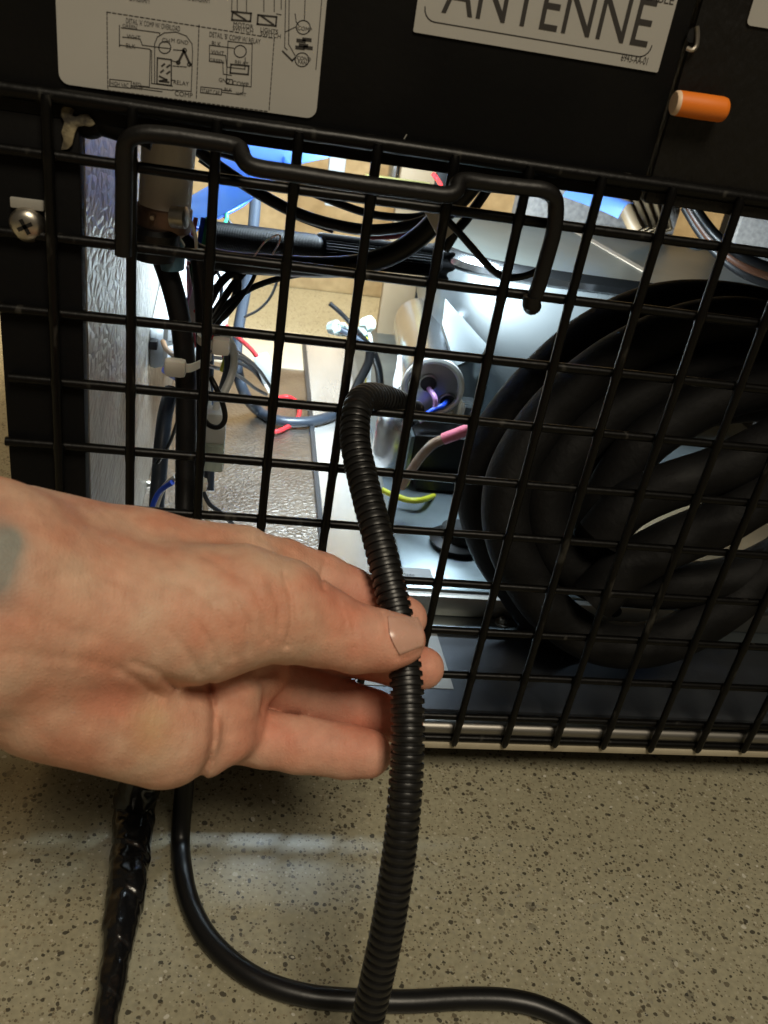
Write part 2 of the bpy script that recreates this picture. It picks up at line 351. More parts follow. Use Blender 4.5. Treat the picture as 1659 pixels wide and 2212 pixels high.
# rotted foam round the cut-out
ring = [(134, 232), (141, 226), (152, 228), (163, 236), (157, 248), (164, 252), (174, 245), (190, 244), (200, 256), (208, 268), (196, 274), (184, 271), (170, 273), (163, 288), (158, 312), (148, 322), (132, 324), (138, 300), (133, 285), (140, 262), (131, 250)]
fm = MB().prism([aty(u, v, .118) for u, v in ring], (0, -.05, 0))
fm.build('foam_residue', 'foam', cab, bevel=.025)
# black foam lip hanging under the panel on the left
fm = MB()
pts = catmull([aty(130, 245, .3), aty(190, 268, .3), aty(215, 262, .3), aty(270, 278, .3), aty(330, 296, .3)], 8)
fm.tube(pts, [.16 + .05 * noise.noise(Vector(q) * 4) for q in pts], 9).build('foam_lip', 'panel', cab)
sm = MB(); sm.strip(aty(858, 330, .118), aty(866, 312, .118), .02, NP, .004); sm.strip(aty(866, 312, .118), aty(878, 291, .118), .012, NP, .004); sm.build('scratch', 'tabgrey', cab, smooth=False)
# screw and tab on the post
c = aty(60, 484, .1)
sc = MB().lathe(c, (0, -1, 0), [(-.02, .22), (.05, .22), (.11, .19), (.15, .13), (.16, .04)], 24).build('screw', 'screw', cab)
k = MB()
for a in (.5, .5 + math.pi / 2):
    d = np.array([math.cos(a), 0, math.sin(a)]); s_ = np.array([-d[2], 0, d[0]])
    k.prism([c + d * .1 + s_ * .025 + [0, -.156, 0], c + d * .1 - s_ * .025 + [0, -.156, 0], c - d * .1 - s_ * .025 + [0, -.156, 0], c - d * .1 + s_ * .025 + [0, -.156, 0]], (0, -.008, 0))
k.build('recess', 'dark', sc, smooth=False)
a, b = aty(24, 450, .1), aty(96, 440, .1)
MB().box((a[0], .05, a[2] + .02), (b[0], .115, a[2] + .15)).build('tab', 'tabgrey', cab, bevel=.02)
# keyhole slot with a bright hook on the right panel
c = aty(1497, 80, .05)
MB().lathe(c + [0, -.0, .02], (0, -1, 0), [(-.02, .085), (.012, .085), (.013, .02)], 14).build('slot', 'dark', cab)
MB().tube(catmull([c + [-.05, -.03, -.13], c + [.01, -.07, -.14], c + [.05, -.06, -.08], c + [.03, -.03, .05], c + [.0, -.02, .12]], 5), .03, 8).build('hook', 'screw', cab)
# ================================================================== GRILLE
gr = thing('wire_grille', (8, 0, -9.6), 'black coated wire grille with square holes over the open machine back', 'grille')
RW = .070
def jit(i, t): return .012 * noise.noise(Vector((i * 3.7, t * .35, 1.3)))
for k, z in enumerate([.68] + [-float(i) for i in range(0, 10)] + [-9.55]):
    x0 = -1.70 + .06 * math.sin(k * 2.1); xs = np.linspace(x0, XR - .3, 26)
    MB().tube([(q, .045 + jit(k, q), z + jit(k + 40, q)) for q in xs], RW if z < .6 else .10, 10).build('horizontal_wire', 'coated', gr)
for i in range(-1, 19):
    zt = .70; zs = np.linspace(zt, -9.62 + .03 * math.sin(i * 1.7), 125)
    pts = [(i + jit(i + 90, q), -.062 + jit(i + 130, q), q) for q in zs]
    rr = [RW - .002 + .016 * math.exp(-((q - round(q)) / .055) ** 2) for q in zs]; rr[-1] = .045; rr[0] = .05
    MB().tube(pts, rr, 10).build('vertical_wire', 'coated', gr)
# the heavier hanger rod bent along the top
rod = [(266, 552, -.2), (267, 480, -.2), (268, 400, -.2), (268, 340, -.2), (275, 305, -.22), (305, 290, -.25), (360, 292, -.25), (430, 302, -.25), (490, 312, -.25),
       (517, 321, -.28), (527, 345, -.42), (552, 362, -.5), (640, 376, -.5), (760, 395, -.5), (900, 413, -.5), (962, 421, -.5), (984, 413, -.45), (990, 396, -.35), (1008, 390, -.28),
       (1060, 397, -.25), (1130, 405, -.25), (1172, 410, -.25), (1195, 424, -.23), (1201, 450, -.2), (1196, 500, -.2), (1180, 560, -.2), (1164, 615, -.2), (1150, 655, -.2)]
MB().tube(catmull(path(rod), 6), .108, 14).build('hanger_rod', 'rod', gr)
MB().tube([aty(1150, 640, -.2), aty(1148, 655, -.2), aty(1150, 662, -.12)], .13, 12).build('rod_end', 'rod', gr)
# ================================================================== STICKERS ON THE PANEL
def text(body, origin, ex, up, height, width=None, parent_mb=None, th=.004):
    """lettering as a flat print; origin = start of the baseline, in pitches"""
    c = bpy.data.curves.new('lettering', 'FONT'); c.body = body; c.size = 1; c.resolution_u = 3
    o = bpy.data.objects.new('lettering', c); COL.objects.link(o)
    bpy.context.view_layer.update()
    me = bpy.data.meshes.new_from_object(o.evaluated_get(bpy.context.evaluated_depsgraph_get()))
    v = np.array([q.co[:] for q in me.vertices]); fs = [tuple(f.vertices) for f in me.polygons]
    bpy.data.objects.remove(o); bpy.data.curves.remove(c); bpy.data.meshes.remove(me)
    h = max(v[:, 1].max(), .01) if width else .73
    sx = (width / (v[:, 0].max() - v[:, 0].min())) if width else height / .73
    sy = height / h
    ex = np.asarray(ex); up = np.asarray(up); n = np.cross(ex, up)
    k = len(parent_mb.v)
    for q in v: parent_mb.v.append(tuple(np.asarray(origin) + ex * ((q[0] - v[:, 0].min()) * sx) + up * (q[1] * sy) + n * th))
    for f in fs: parent_mb.f.append(tuple(k + i for i in f))
def rounded(p00, ex, up, wd, ht, r, seg=5):
    out = []
    for cx, cy, a0 in ((r, r, math.pi), (wd - r, r, 1.5 * math.pi), (wd - r, ht - r, 0), (r, ht - r, .5 * math.pi)):
        for i in range(seg + 1):
            a = a0 + i / seg * math.pi / 2; out.append(p00 + ex * (cx + r * math.cos(a)) + up * (cy + r * math.sin(a)))
    return out
NP = np.array([0, -1., 0])
YL = .105
def frame(a, b):
    ex = (b - a); L = np.linalg.norm(ex); ex /= L; up = np.cross(ex, NP) * -1
    if up[2] < 0: up = -up
    return ex, up, L
# 1 wiring diagram (the crop of it in the photograph is twice the frame's scale)
Z1 = lambda q: aty(q[0] / 2, q[1] / 2, YL)
a, b = aty(128, 180, YL), aty(682, 257, YL); ex, up, L = frame(a, b)
lab = thing('wiring_label', a, 'pale wiring diagram sticker on the black panel above the grille', 'label')
MB().prism(rounded(a, ex, up, L, 5.0, .12), NP * .012).build('sheet', 'paper', lab, smooth=False)
YI = YL - .013
Z1 = lambda q: aty(q[0] / 2, q[1] / 2, YI)
ln = MB()
def poly(pts, wd=.010):
    for p0, p1 in zip(pts[:-1], pts[1:]): ln.strip(Z1(p0), Z1(p1), wd, NP, .002)
def dash(p0, p1, n, wd=.011):
    p0, p1 = np.array(p0, float), np.array(p1, float)
    for i in range(n): ln.strip(Z1(p0 + (p1 - p0) * i / n), Z1(p0 + (p1 - p0) * (i + .62) / n), wd, NP, .002)
def circ(c, r, n=18): poly([(c[0] + r * math.cos(2 * math.pi * i / n), c[1] + r * math.sin(2 * math.pi * i / n)) for i in range(n + 1)], .011)
dash((462, 52), (1185, 165), 30); dash((462, 52), (466, 390), 16); dash((1185, 165), (1162, 482), 15); dash((466, 390), (1162, 482), 34); dash((860, 108), (848, 432), 16)
poly([(516, 110), (516, 200), (520, 195), (645, 212), (655, 220), (655, 360), (745, 372)]); poly([(525, 120), (640, 135), (690, 142), (690, 150)]); poly([(530, 160), (605, 168), (615, 195), (690, 205)])
poly([(668, 360), (668, 190), (680, 160), (710, 142), (760, 138), (805, 155), (830, 190), (832, 225), (826, 395)]); poly([(826, 395), (745, 388)]); circ((712, 205), 26); poly([(690, 205), (735, 210)])
poly([(680, 250), (740, 258), (740, 370), (678, 362), (680, 250)], .016); poly([(690, 330), (720, 345), (690, 350), (728, 355)], .02)
for x_, y_ in ((700, 285), (722, 290), (695, 312), (722, 318)): poly([(x_, y_), (x_ + 10, y_ - 8)], .02)
poly([(770, 270), (795, 220), (822, 280)], .026); circ((770, 270), 8, 8); circ((818, 278), 8, 8); circ((797, 218), 9, 8); dash((750, 215), (790, 218), 3); dash((748, 285), (810, 290), 4)
poly([(740, 262), (765, 268)]); poly([(740, 345), (755, 348)]); poly([(650, 215), (645, 375), (600, 370)]); poly([(475, 342), (568, 352), (566, 382), (472, 372), (475, 342)])
poly([(566, 370), (745, 390)]); poly([(566, 378), (700, 396)])
poly([(985, 178), (1090, 190), (1085, 375), (978, 362), (985, 178)]); circ((1038, 222), 26); poly([(905, 195), (1010, 208)]); poly([(905, 195), (905, 265), (962, 270), (965, 320), (1000, 325)])
poly([(910, 232), (975, 240), (980, 290), (1055, 298)]); poly([(998, 278), (1075, 285), (1072, 322), (995, 315), (998, 278)], .018); poly([(1060, 250), (1058, 300)])
poly([(980, 340), (1005, 345), (1003, 365), (978, 360), (980, 340)]); poly([(868, 375), (958, 385), (956, 410), (866, 400), (868, 375)]); poly([(958, 398), (1030, 408), (1050, 400), (1052, 365)]); poly([(962, 390), (1000, 392)])
poly([(1005, 50), (1085, 58), (1082, 92), (1002, 86), (1005, 50)], .02); poly([(1115, 65), (1195, 73), (1192, 112), (1112, 104), (1115, 65)], .02); poly([(1010, 55), (1060, 85)], .02); poly([(1130, 70), (1180, 105)], .02)
for x_ in (1025, 1065, 1140, 1185): poly([(x_, -60), (x_, 50)])
poly([(1005, -60), (1000, 50)]); poly([(1235, -60), (1230, 205), (1240, 215)]); poly([(1250, -60), (1247, 190), (1275, 240)]); poly([(1222, 222), (1262, 262), (1275, 250)], .02); circ((1310, 118), 30); circ((1305, 258), 30)
poly([(1275, 60), (1280, 95), (1290, 108)]); poly([(1232, 138), (1280, 115)]); poly([(1215, 40), (1215, -60)]); poly([(1320, -60), (1315, 88)]); poly([(1365, 300), (1395, -60)], .010); poly([(1195, 60), (1215, 64)])
for x_, y_ in ((1300, 175), (1325, 170), (1310, 195), (1330, 205), (1295, 205)): poly([(x_ - 12, y_), (x_ + 14, y_ + 3)], .04)
ln.build('printed_lines', 'ink', lab, smooth=False)
tx = MB()
def t1(s, q, h, wd=None, e=None): text(s, Z1(q), ex, up, h * .56, wd, tx)
def wpx(a_, b_): return float(np.linalg.norm(Z1(b_) - Z1(a_)))
t1("DETAIL 'A' COMP W/ OVERLOAD", (545, 100), .10, wpx((545, 100), (778, 128))); t1("DETAIL 'B' COMP W/ RELAY", (905, 158), .10, wpx((905, 158), (1125, 186)))
t1('WHT', (548, 165), .085); t1('BLK', (545, 205), .085); t1('GREEN', (530, 118), .07); t1('BLK', (915, 195), .085); t1('WHT', (912, 232), .085); t1('GREEN', (905, 266), .075)
t1('CH', (700, 182), .09); t1('M GND', (740, 182), .08); t1('RELAY', (750, 362), .085); t1('COMP', (755, 412), .10); t1('GND', (945, 352), .08); t1('COMP', (1005, 366), .09); t1('RELAY', (1015, 275), .075)
t1('HIGH VAC', (478, 368), .085, wpx((478, 368), (556, 378))); t1('START CAP', (872, 400), .085, wpx((872, 400), (948, 408))); t1('RED', (575, 368), .07); t1('WHT', (570, 385), .07); t1('BLK', (970, 392), .07); t1('WHT', (1018, 410), .07)
t1('MOTOR', (1008, 112), .085); t1('SWITCH', (1005, 130), .085); t1('LIGHTS', (1125, 135), .085); t1('SWITCH', (1125, 153), .085); t1('COMP', (1285, 128), .08); t1('COND', (1282, 256), .075); t1('FAN', (1288, 275), .075)
t1('DIAGRAM', (560, 2), .12, wpx((560, 2), (645, 8))); t1('WIRING DIAGRAM', (760, -8), .12, wpx((760, -8), (905, 10)))
for s_, q in (('EQUIPMENT', (487, 198)), ('JUNCTION BOX', (508, 198)), ('CONNECTOR', (872, 268)), ('EQUIP BOX', (890, 270))):
    k = len(tx.v); text(s_, Z1(q), up, -ex, .07, 1.12 * wpx((480, 100), (478, 185)), tx, -.004)
tx.build('printed_text', 'ink', lab, smooth=False)
# 2 ANTENNE sticker
Z2 = lambda q, y=YI: aty(829.5 + q[0] / 2, q[1] / 2, y)
a, b = aty(892, 69, YL), aty(1420, 157, YL); ex, up, L = frame(a, b)
lab = thing('antenna_label', a, 'white sticker lettered ANTENNE on the black panel', 'label')
MB().prism(rounded(a, ex, up, L, 4.0, .02, 2), NP * .012).build('sheet', 'paper', lab, smooth=False)
ln = MB(); bd = rounded(a + ex * .10 + up * .14 - [0, .013, 0], ex, up, L - .27, 4.2, .14)
for p0, p1 in zip(bd, bd[1:]):
    if p0[2] < 4 and p1[2] < 4: ln.strip(p0, p1, .014, NP, .002)
ln.build('printed_border', 'ink', lab, smooth=False)
tx = MB()
p0, p1 = Z2((247, 53)), Z2((1133, 206)); text('ANTENNE', p0, ex, up, .515, float(np.linalg.norm(p1 - p0)), tx)
p0, p1 = Z2((1022, 262)), Z2((1135, 279)); text('6943-AA-01', p0, ex, up, .085, float(np.linalg.norm(p1 - p0)), tx)
p0 = Z2((1120, -2)); text('CABLE', p0, ex, up, .1, None, tx)
tx.build('printed_text', 'ink', lab, smooth=False)
# 3 corner of another sticker
a, b = aty(1611, 54, .045), aty(1700, 68, .045); ex, up, L = frame(a, b)
lab = thing('warning_label', a, 'corner of a blank white sticker at the far right of the panel', 'label')
MB().prism(rounded(a, ex, up, 3.0, 3.0, .06), NP * .012).build('sheet', 'paper', lab, smooth=False)
ln = MB(); ln.strip(a + ex * .32 + up * .33 - [0, .013, 0], a + ex * .3 + up * .45 - [0, .013, 0], .03, NP, .002); ln.build('printed_mark', 'ink', lab, smooth=False)
# orange plug in the seam
a, b = aty(1458, 222, -.12), aty(1567, 238, -.12); L = float(np.linalg.norm(b - a)); R_ = px(26, a)
pg = thing('orange_plug', a, 'bright orange plastic plug sticking out of the panel seam', 'plug')
MB().lathe(a, b - a, [(.03, R_ * .98), (L * .5, R_), (L * .9, R_), (L * .97, R_ * .93), (L, R_ * .78)], 28).build('body', 'orange', pg)
MB().lathe(a, b - a, [(-.02, R_ * .82), (0, R_ * .95), (.03, R_ * .97)], 28).build('rim', 'peach', pg)
# ================================================================== INSIDE: LEFT
# drain pipe with hose clamp and barb
c0 = aty(355, 462, 1.6)
R_ = px(55, c0)
dp = thing('drain_pipe', c0, 'pale grey plastic pipe end with a rusty clamp at the top left', 'pipe')
ztop = 3.25 - c0[2]
MB().lathe(c0, (.04, .0, 1), [(-.28, R_ * .80), (-.22, R_ * .97), (.1, R_), (ztop, R_ * 1.04)], 30).build('pipe', 'greyp', dp)
cl = MB().lathe(c0, (.04, 0, 1), [(-.22, R_ * 1.0), (-.20, R_ * 1.07), (.10, R_ * 1.08), (.12, R_ * 1.0)], 30).build('hose_clamp', 'clampm', dp)
c = aty(388, 470, 1.05); MB().lathe(c + [-.12, 0, 0], (1, -.3, .1), [(0, .10), (.02, .15), (.22, .15), (.24, .10)], 14).build('clamp_screw', 'screw', cl)
MB().lathe(aty(330, 470, 1.18), (-.2, -1, 0), [(0, .035), (.04, .03)], 10).build('rivet', 'screw', cl)
c = aty(370, 545, 1.5); MB().lathe(c, (-.12, .05, 1), [(-.25, .17), (-.05, .2), (.0, .16), (.1, .21), (.2, .16), (.3, .21), (.45, .2)], 20).build('barb', 'barb', dp)
c = aty(335, 520, 1.4); MB().lathe(c, (0, 0, 1), [(-.32, .1), (-.26, .3), (-.05, .36), (.14, .36), (.2, .3)], 22).build('cap', 'cable', dp)
# white terminal box on the side wall
t = thing('terminal_box', aty(330, 780, 8), 'white plastic terminal box screwed to the embossed side wall', 'box')
A0, A1 = aty(320, 792, 8.2), aty(322, 706, 8.2)
zt, zb = A1[2], A0[2]
h_ = MB(); pl_ = [(-.64, 8.2), (-.5, 8.1), (.95, 9.6), (1.05, 12.4), (-.64, 12.4)]; tp = [zt - .05, zt - .05, zt + .1, zt + .95, zt + .95]
h_.v += [(x, y, zb) for x, y in pl_] + [(x - (.25 if i == 2 else 0), y + (.3 if i in (1, 2) else 0), tp[i]) for i, (x, y) in enumerate(pl_)]
h_.f += [(4, 3, 2, 1, 0), (5, 6, 7), (5, 7, 8, 9)] + [(i, (i + 1) % 5, 5 + (i + 1) % 5, 5 + i) for i in range(5)]
h_.build('housing', 'whitep', t, bevel=.03)
for dz in (.36, .92):
    q0_, q1_ = np.array([-.35, 8.16, zb + dz]), np.array([.8, 9.36, zb + dz]); n_ = np.array([.63, -.60, 0]) * .2; u_ = np.array([0, 0, .19])
    MB().prism([q0_ - u_, q1_ - u_, q1_ + u_, q0_ + u_], n_).build('terminal', 'whitep', t, bevel=.04)
    MB().lathe(q0_ + (q1_ - q0_) * .3 + n_, n_, [(-.02, .15), (.03, .14), (.05, .09)], 14).build('terminal_screw', 'whitew', t)
MB().box((-.63, 7.95, zb + .52), (-.45, 8.2, zb + .72)).build('latch', 'dark', t, bevel=.02)
cable('brown_wire', [(352, 738, 7.6), (358, 752, 7.2), (370, 764, 6.4), (392, 778, 4.5)], 6, 'brown', 'short brown wire leaving the top terminal of the white box', 'wire')
cable('blue_wire', [(356, 800, 7.4), (372, 810, 6.8), (392, 822, 5.5), (412, 834, 4.5)], 8, 'blue', 'bright blue wire leaving the lower terminal of the white box', 'wire')
# the main black cable: runs down inside, out through the mesh and over the floor
rc = .165
main = path([(338, 528, 1.7), (352, 560, 1.7), (372, 620, 1.6), (391, 700, 1.5), (400, 790, 1.4), (402, 900, 1.2), (401, 1020, .9), (400, 1130, .5), (399, 1260, .0), (399, 1400, -.45), (399, 1560, -.75), (399, 1680, -.95)])
fl = [atz(u, v, ZF + rc) for u, v in ((390, 1810), (396, 1890), (412, 1955), (445, 2020), (500, 2078), (570, 2122), (660, 2150), (760, 2160), (880, 2163), (1000, 2157), (1100, 2160), (1180, 2180), (1260, 2225), (1320, 2300), (1350, 2400))]
tag(MB().tube(catmull(main + fl, 8), rc, 14).build('power_cable', 'cable'), 'thick black cable running down inside the grille and curling over the floor', 'cable')
# second black cable alongside it
cable('black_cable', [(425, 540, 2.2), (433, 620, 2.2), (438, 720, 2.2), (436, 830, 2.0), (430, 940, 1.8), (424, 1050, 1.5), (422, 1180, 1.2), (420, 1320, 1.0)], 15, 'cable', 'black cable tied beside the thick cable behind the left mesh', 'cable')
cable('black_lead', [(412, 800, 2.6), (416, 900, 2.4), (414, 1000, 2.2), (410, 1120, 2.0), (408, 1250, 1.6)], 12, 'cable', 'thin black lead behind the two tied cables on the left', 'cable')
# cable ties
def ziptie(u0, v0, u1, v1, y, label, hd=(26, 24), hx=0):
    a, b = aty(u0, v0, y), aty(u1, v1, y + .12); t = thing('cable_tie', a, label, 'cable tie', 'nylon cable ties on the left harness')
    h = px(9, a); up = np.array([0, 0, 1.]); mid = (a + b) / 2 + np.array([0, -.2, 0])
    pts = catmull([a, mid, b, b + [.12, .3, 0]], 6); m = MB(); n = 0
    for i, q in enumerate(pts):
        m.v += [tuple(q - up * h), tuple(q + up * h), tuple(q + up * h + [0, .04, 0]), tuple(q - up * h + [0, .04, 0])]
        if i:
            k = len(m.v) - 8
            for e in range(4): f_ = (e + 1) % 4; m.f.append((k + e, k + f_, k + 4 + f_, k + 4 + e))
    m.f += [(3, 2, 1, 0), tuple(len(m.v) - 4 + e for e in range(4))]
    m.build('strap', 'ziptie', t)
    hw, hh = px(hd[0], a), px(hd[1], a); c = a + [hx, -.1, 0]
    MB().box(c - [hw, .12, hh], c + [hw, .1, hh]).build('head', 'ziptie', t, bevel=.09)
ziptie(380, 788, 438, 784, 1.05, 'pale cable tie round the thick black cable, its head beside the brown wire', (24, 20))
ziptie(478, 742, 425, 730, 1.5, 'pale cable tie higher up the harness, by the white looped wire', (20, 20))
ziptie(440, 1040, 410, 1030, 1.4, 'pale cable tie lowest on the harness, just above the hand', (10, 14))
# coloured wires behind the harness
for i, (m, u0, u1, u2, r, nm) in enumerate((('pink', 405, 408, 414, 5, 'pink'), ('blue', 421, 415, 424, 5, 'blue'), ('green', 432, 426, 432, 6, 'green'), ('maroon', 440, 446, 436, 6, 'maroon'))):
    cable(nm + '_wire', [(u0 + 18, 470, 4.6), (u0 + 4, 560, 4.4), (u1, 620, 4.4), (u2, 690, 4.3), (u2 + 8, 750, 4.0)], r, m, nm + ' wire among the coloured wires behind the harness', 'wire')
cable('red_wire', [(424, 668, 4.1), (440, 690, 4.0), (452, 705, 4.0), (470, 740, 3.8)], 8, 'red', 'short red wire crossing behind the harness below the coloured wires', 'wire')
t = aty(425, 655, 4.2); o = MB().box(t - [.16, .03, .5], t + [.16, .03, .5]).build('paper_tag', 'whitep', bevel=.02); tag(o, 'narrow white tag hanging on the coloured wires', 'tag')
# white looped wire with its fellows
cable('white_wire', [(474, 712, 2.9), (490, 728, 3.0), (505, 760, 3.2), (503, 800, 3.2), (488, 840, 3.0), (470, 872, 2.8), (462, 930, 2.6)], 9, 'whitew', 'thick white wire looping out of the harness', 'wire')
cable('grey_wire', [(468, 720, 3.1), (482, 745, 3.2), (492, 785, 3.3), (482, 830, 3.2), (468, 868, 3.0)], 8, 'slate', 'slate grey wire inside the loop of the white wire', 'wire')
cable('striped_wire', [(476, 728, 3.2), (486, 748, 3.3), (489, 768, 3.4), (480, 800, 3.5)], 6, 'yellow', 'yellow green earth wire inside the loop of the white wire', 'wire')
cable('teal_wire', [(468, 722, 3.3), (482, 738, 3.4), (490, 756, 3.5)], 6, 'teal', 'teal wire end beside the yellow green earth wire', 'wire')
cable('red_lead', [(470, 745, 3.5), (482, 765, 3.5), (490, 785, 3.6)], 5, 'red', 'red wire end inside the loop of the white wire', 'wire')
# nylon connectors under it
t = thing('plug_connector', aty(456, 990, 2.7), 'milky plug connector hanging under the white looped wire', 'connector')
c = aty(452, 915, 2.7); MB().box(c - [.24, .2, .30], c + [.30, .2, .28]).build('socket', 'whitep', t, bevel=.04)
c = aty(456, 975, 2.7); MB().box(c - [.22, .18, .34], c + [.24, .18, .34]).build('plug', 'nylon', t, bevel=.06)
for k in range(3): MB().box(c + [-.2 + .15 * k, -.2, -.3], c + [-.12 + .15 * k, -.17, .2]).build('rib', 'nylon', t)
cable('black_wire', [(455, 815, 2.0), (468, 840, 1.9), (482, 875, 1.9), (486, 905, 1.9), (474, 922, 1.9), (455, 920, 2.0), (442, 908, 2.1)], 6, 'cable', 'thin black wire curling over the milky plug connector', 'wire')
# slate sleeve along the wall and bits at its foot
cable('wall_sleeve', [(372, 840, 6.0), (358, 890, 5.6), (350, 950, 5.2), (345, 1010, 4.9), (340, 1070, 4.6), (335, 1140, 4.3)], 17, 'slate', 'slate sleeve running down beside the embossed side wall', 'sleeve')
cable('white_lead', [(380, 1030, 3.6), (356, 1050, 3.8), (342, 1080, 3.8), (333, 1120, 3.8), (330, 1160, 3.8)], 6, 'greyp', 'pale lead bending down at the foot of the slate sleeve', 'wire')
cable('navy_lead', [(372, 1042, 3.5), (345, 1062, 3.7), (330, 1092, 3.7), (322, 1130, 3.7)], 6, 'blue', 'dark blue lead bending down at the foot of the slate sleeve', 'wire')
cable('grey_cable', [(436, 600, 6.5), (448, 680, 6.3), (450, 760, 6.2), (449, 860, 6.0), (452, 960, 5.5), (450, 1060, 5)], 13, 'slate', 'slate cable hanging straight behind the harness', 'cable')
c = atx(318, 1047, -.645); MB().lathe(c, (1, 0, 0), [(0, .14), (.06, .13), (.12, .08), (.14, .02)], 14).build('screw', 'screw', cab)
# slate cable that drops from the top and runs over the bottom sheet
zc = ZB + .2
cable('conduit', [aty(553, 405, 13.5), aty(549, 470, 13.4), aty(540, 560, 13.2), aty(528, 640, 13), aty(514, 720, 12.6), aty(512, 790, 12.2), aty(526, 845, 12.0), atz(556, 886, zc), atz(600, 908, zc), atz(650, 912, zc), atz(700, 904, zc), atz(745, 884, zc), atz(790, 850, zc)], 12, 'slate', 'slate blue conduit dropping down and bending across the bottom sheet', 'cable', per=10)
cable('red_loop', [atz(u, v, ZB + .12) for u, v in ((580, 874), (600, 860), (625, 858), (643, 872), (646, 896), (632, 915), (605, 930), (585, 934))], 5, 'red', 'red wire looped on the bottom sheet beside the conduit', 'wire')
t = thing('white_connector', aty(572, 808, 12), 'small white connector with red and black leads above the bottom sheet', 'connector')
ca, cb = aty(562, 770, 12.0), aty(584, 828, 12.0); d = cb - ca; s_ = np.array([.2, 0, .07])
MB().prism([ca - s_, ca + s_, cb + s_, cb - s_], (0, .25, 0)).build('housing', 'whitep', t, bevel=.05)
MB().prism([cb - s_ * .9, cb + s_ * .9, cb + d * .35 + s_ * .5, cb + d * .35 - s_ * .7], (0, .2, 0)).build('pins', 'greyp', t)
cable('lead', [(488, 705, 11), (515, 730, 11.5), (540, 752, 12), (560, 776, 12.1)], 5, 'red', parent=t)
for k in range(3): cable('lead', [(440 + 6 * k, 770 - 12 * k, 9), (500, 778 - 12 * k, 11), (545, 800 - 8 * k, 12), (572, 832 - 10 * k, 12.2)], 4, 'cable', parent=t)
cable('dark_wire', [(600, 565, 11.5), (600, 600, 11.5), (585, 640, 11.6), (560, 668, 11.7), (528, 685, 11.8)], 3.0, 'cable', 'thin dark wire hanging in an arc against the tan wall', 'wire')
for pts, r, m, lb in (
    ([(455, 745, 6), (490, 760, 7), (530, 775, 8.5), (560, 800, 9.5), (590, 845, 10)], 4, 'cable', 'thin black wire running low towards the white connector'),
    ([(450, 790, 5.5), (485, 800, 6.5), (520, 815, 8), (550, 838, 9), (575, 852, 9.6)], 4, 'cable', 'second thin black wire running low below the white connector'),
    ([(462, 575, 7), (478, 610, 7.2), (474, 660, 7), (456, 700, 6.6), (445, 730, 6)], 4, 'slate', 'thin slate wire bowing behind the fan of black wires'),
    ([(470, 455, 12.5), (492, 474, 12.4), (505, 492, 12.3), (520, 500, 12.2)], 3.5, 'cable', 'thin black wire dropping behind the flashlight handle'),
    ([(425, 860, 3.2), (445, 900, 3.1), (440, 960, 3.0), (436, 1040, 2.8), (450, 1085, 2.8), (480, 1110, 3.0), (510, 1140, 3.4)], 5, 'slate', 'slate lead leaving the foot of the harness to the right'),
    ([(436, 940, 3.0), (428, 1000, 2.9), (432, 1060, 2.8), (444, 1100, 2.8), (452, 1160, 2.8)], 6, 'greyp', 'pale lead beside the milky plug connector'),
    ([(480, 900, 3.1), (470, 940, 3.0), (476, 990, 2.9)], 5, 'whitew', 'short white wire entering the milky plug connector'),
    ([(430, 345, 6.0), (470, 372, 6.0), (520, 396, 6.0), (575, 432, 5.8), (640, 470, 5.6), (720, 500, 5.4)], 5, 'cable', 'thin black wire crossing under the blue film above the flashlight'),
    ([(445, 640, 3.0), (455, 600, 3.2), (480, 575, 3.4), (500, 572, 3.5)], 5, 'cable', 'short black wire hooking over left of the narrow loop'),
    ([(448, 700, 2.9), (478, 692, 3.0), (505, 664, 3.1), (530, 630, 3.2), (548, 600, 3.3), (556, 572, 3.4)], 4.5, 'cable', 'thin black wire lying along the fan of wires'),
    ([(405, 575, 3.8), (412, 620, 3.8), (404, 660, 3.8), (410, 700, 3.6)], 4, 'lilac', 'thin lilac wire left of the coloured wires'),
    ([(428, 740, 3.4), (440, 790, 3.3), (452, 850, 3.2), (450, 910, 3.1)], 5, 'whitew', 'white wire dropping straight beside the black harness cable'),
    ([(340, 1000, 4.2), (365, 960, 4.0), (380, 920, 3.8), (392, 880, 3.6)], 4, 'cable', 'thin black wire slanting up beside the slate sleeve'),
    ([(650, 405, 9.5), (700, 420, 9.2), (760, 432, 9.0), (820, 428, 9.0), (880, 410, 9.2)], 3.5, 'cable', 'thin black wire sagging high against the tan wall'),
    ([(415, 490, 6.2), (440, 500, 6.5), (470, 540, 7), (505, 560, 7.5), (560, 566, 8)], 3.5, 'blue', 'thin blue wire crossing below the flashlight handle')):
    cable('thin_wire', pts, r, m, lb, 'wire')
